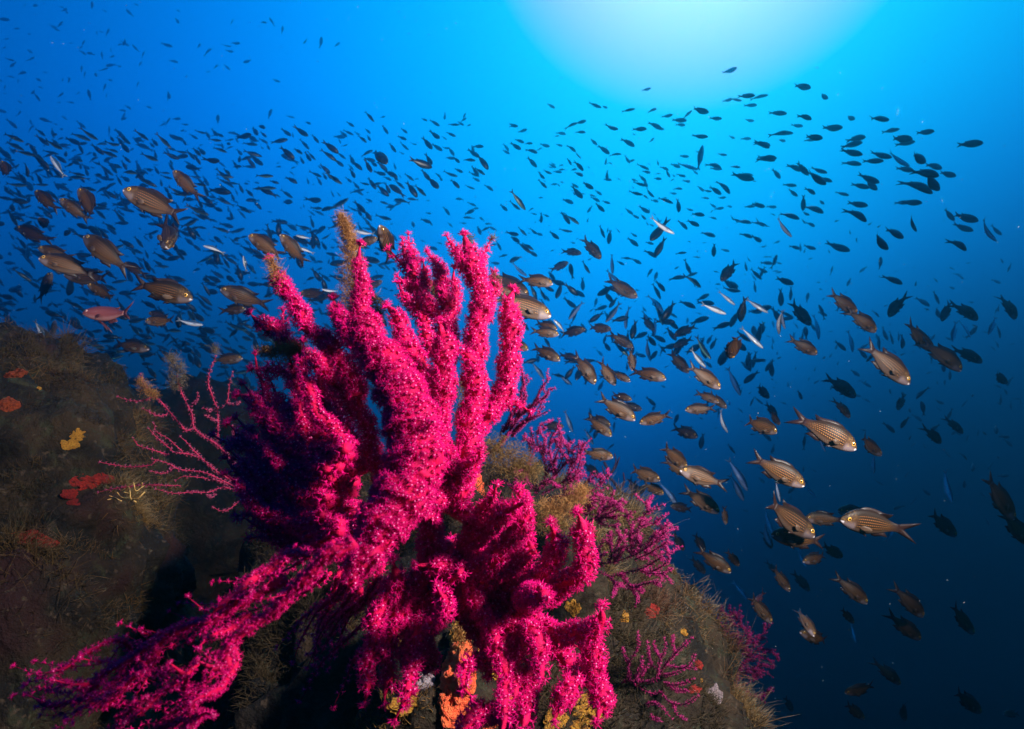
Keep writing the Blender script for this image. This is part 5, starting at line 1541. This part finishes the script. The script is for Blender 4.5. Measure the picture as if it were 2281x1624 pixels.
def scatter(n, xr, yr, lr, angs, slim, real, dens=None):
    k = 0
    while k < n:
        x, y = fr.uniform(*xr), fr.uniform(*yr)
        if dens and fr.random() > dens(x, y):
            continue
        a, sd = fr.choice(angs)
        small.append((x, y, fr.uniform(*lr), a + fr.gauss(0, sd), fr.random() < slim, fr.uniform(*real)))
        k += 1


DN = [(-25, 18), (-35, 20), (-50, 18), (5, 14), (165, 20)]
scatter(760, (-10, 860), (290, 870), (19, 40), DN, .6, (.11, .20), lambda x, y: min(1, .35 + (y - 290) / 300) * (1 - .45 * max(0, x - 350) / 450))
scatter(260, (-10, 1000), (300, 800), (8, 18), DN, .5, (.09, .14))
scatter(90, (700, 1130), (440, 700), (14, 28), DN, .5, (.10, .15))
scatter(120, (-10, 800), (5, 310), (9, 24), [(-30, 25), (-10, 15), (70, 20), (170, 20)], .5, (.16, .2), lambda x, y: 1 - x / 900)
scatter(170, (1150, 2200), (470, 980), (5, 13), [(-30, 30), (200, 40)], .3, (.05, .09))
scatter(170, (1180, 2250), (580, 1000), (14, 36), [(-65, 20), (245, 20), (-35, 15), (80, 20)], .45, (.10, .16))
scatter(90, (1650, 2280), (740, 1160), (10, 26), [(-65, 25), (245, 20), (-30, 20)], .4, (.14, .18))
scatter(70, (-10, 900), (420, 860), (34, 52), [(-35, 20), (-60, 20), (150, 20), (0, 15)], .3, (.12, .15))
scatter(55, (1170, 1760), (610, 840), (28, 48), [(-60, 25), (-30, 15), (240, 20), (15, 15)], .25, (.11, .14))
scatter(40, (60, 560), (700, 900), (24, 44), [(-10, 20), (175, 20), (-50, 15)], .15, (.10, .14))
scatter(40, (1150, 1500), (360, 520), (8, 16), DN, .4, (.08, .11))


def region(x, y):
    if y < 310 and x < 820:
        return 'high in the blue above the shoreward shoal', 'faded small fish high above the shoal'
    if x < 560 and y > 690:
        return 'over the dim outcrop', 'small fish over the outcrop'
    if x < 560:
        return 'in the dense shoal off the outcrop', 'small fish of the dense shoal'
    if x < 1130:
        return 'above the crimson gorgonian', 'small fish above the gorgonian'
    if y < 330:
        return 'in the bright water under the sun glow', 'small fish under the sun glow'
    if y < 560:
        return 'in the middle band of the seaward school', 'small fish of the middle band'
    if y < 800:
        return 'in the dusky water below the seaward school', 'small fish below the school'
    return 'in the deep dark blue off the knoll', 'small fish in the deep water'


order = sorted(range(len(small)), key=lambda i: -small[i][2])
count = {0: 0, 1: 0}
rest = {'deep': [], 'slim': []}
for i in order:
    x, y, L, a, sl, real = small[i]
    sl = 1 if sl else 0
    yaw = fr.uniform(-.5, .5); roll = fr.uniform(-.1, .5)
    M, d = pose(x, y, L, a, real, yaw, roll)
    bi = fr.choice((0, 0, 1, 2, 1, 2, 3, 4))
    key = 'slim' if sl else 'deep'
    if count[sl] < 290 and (i < n_marked or L > 11) and -15 < x < 2295:
        count[sl] += 1
        o = bpy.data.objects.new('slender_fish' if sl else 'small_fish', SMME[key][bi])
        COL.objects.link(o); o.matrix_world = M
        w, g = region(x, y)
        g = ('slender ' if sl else '') + g
        tag(o, ('thin dark silhouetted fish ' if sl else 'small oval dark silhouetted fish ') + w, 'fish', g)
    else:
        rest[key].append((M, bi))
for key, lst in rest.items():
    if not lst:
        continue
    Vs, Ts, As, o_ = [], [], [], 0
    for M, bi in lst:
        V, T, A = SM[key][bi]
        R = np.array(M)
        Vs.append(V @ R[:3, :3].T + R[:3, 3]); Ts.append(T + o_); As.append(A); o_ += len(V)
    nm = 'distant_shoal'
    tag(link(nm, np_mesh(nm, np.concatenate(Vs), np.concatenate(Ts), True, {'fv': np.concatenate(As)}), SMALL if key == 'deep' else SLEND),
        'far tiny fish thinning out into the blue, ' + ('rounded ones' if key == 'deep' else 'slender ones'), 'fish', None, 'stuff')


# ------------------------------------------------------------------ specks drifting in the water
def specks():
    V, T = [], []
    for i in range(650):
        x, y, d = fr.uniform(0, 2280), fr.uniform(0, 1600), fr.uniform(.5, 2.2)
        if x < 900 and y > 700 or y > 1150 and x < 1500:
            continue
        c = np.array(P(x, y, d)); r = fr.uniform(.5, 1.1) * .55 * d / FPX
        e = rng.normal(size=(3, 3)); e, _ = np.linalg.qr(e)
        e = e * np.array([[fr.uniform(1, 2.4)], [1], [.7]]) * r
        o = len(V)
        V += [c + e[0], c - e[0], c + e[1], c - e[1], c + e[2], c - e[2]]
        for s in ((0, 2, 4), (2, 1, 4), (1, 3, 4), (3, 0, 4), (2, 0, 5), (1, 2, 5), (3, 1, 5), (0, 3, 5)):
            T.append(tuple(o + q for q in s))
    k = Nodes("drifting_speck", .5, .3); k.base((.8, .8, .78))
    tag(link('drifting_specks', np_mesh('drifting_specks', np.array(V), np.array(T)), k.m), 'tiny pale specks drifting in the water', 'plankton', None, 'stuff')


specks()
haze(.052, .93)
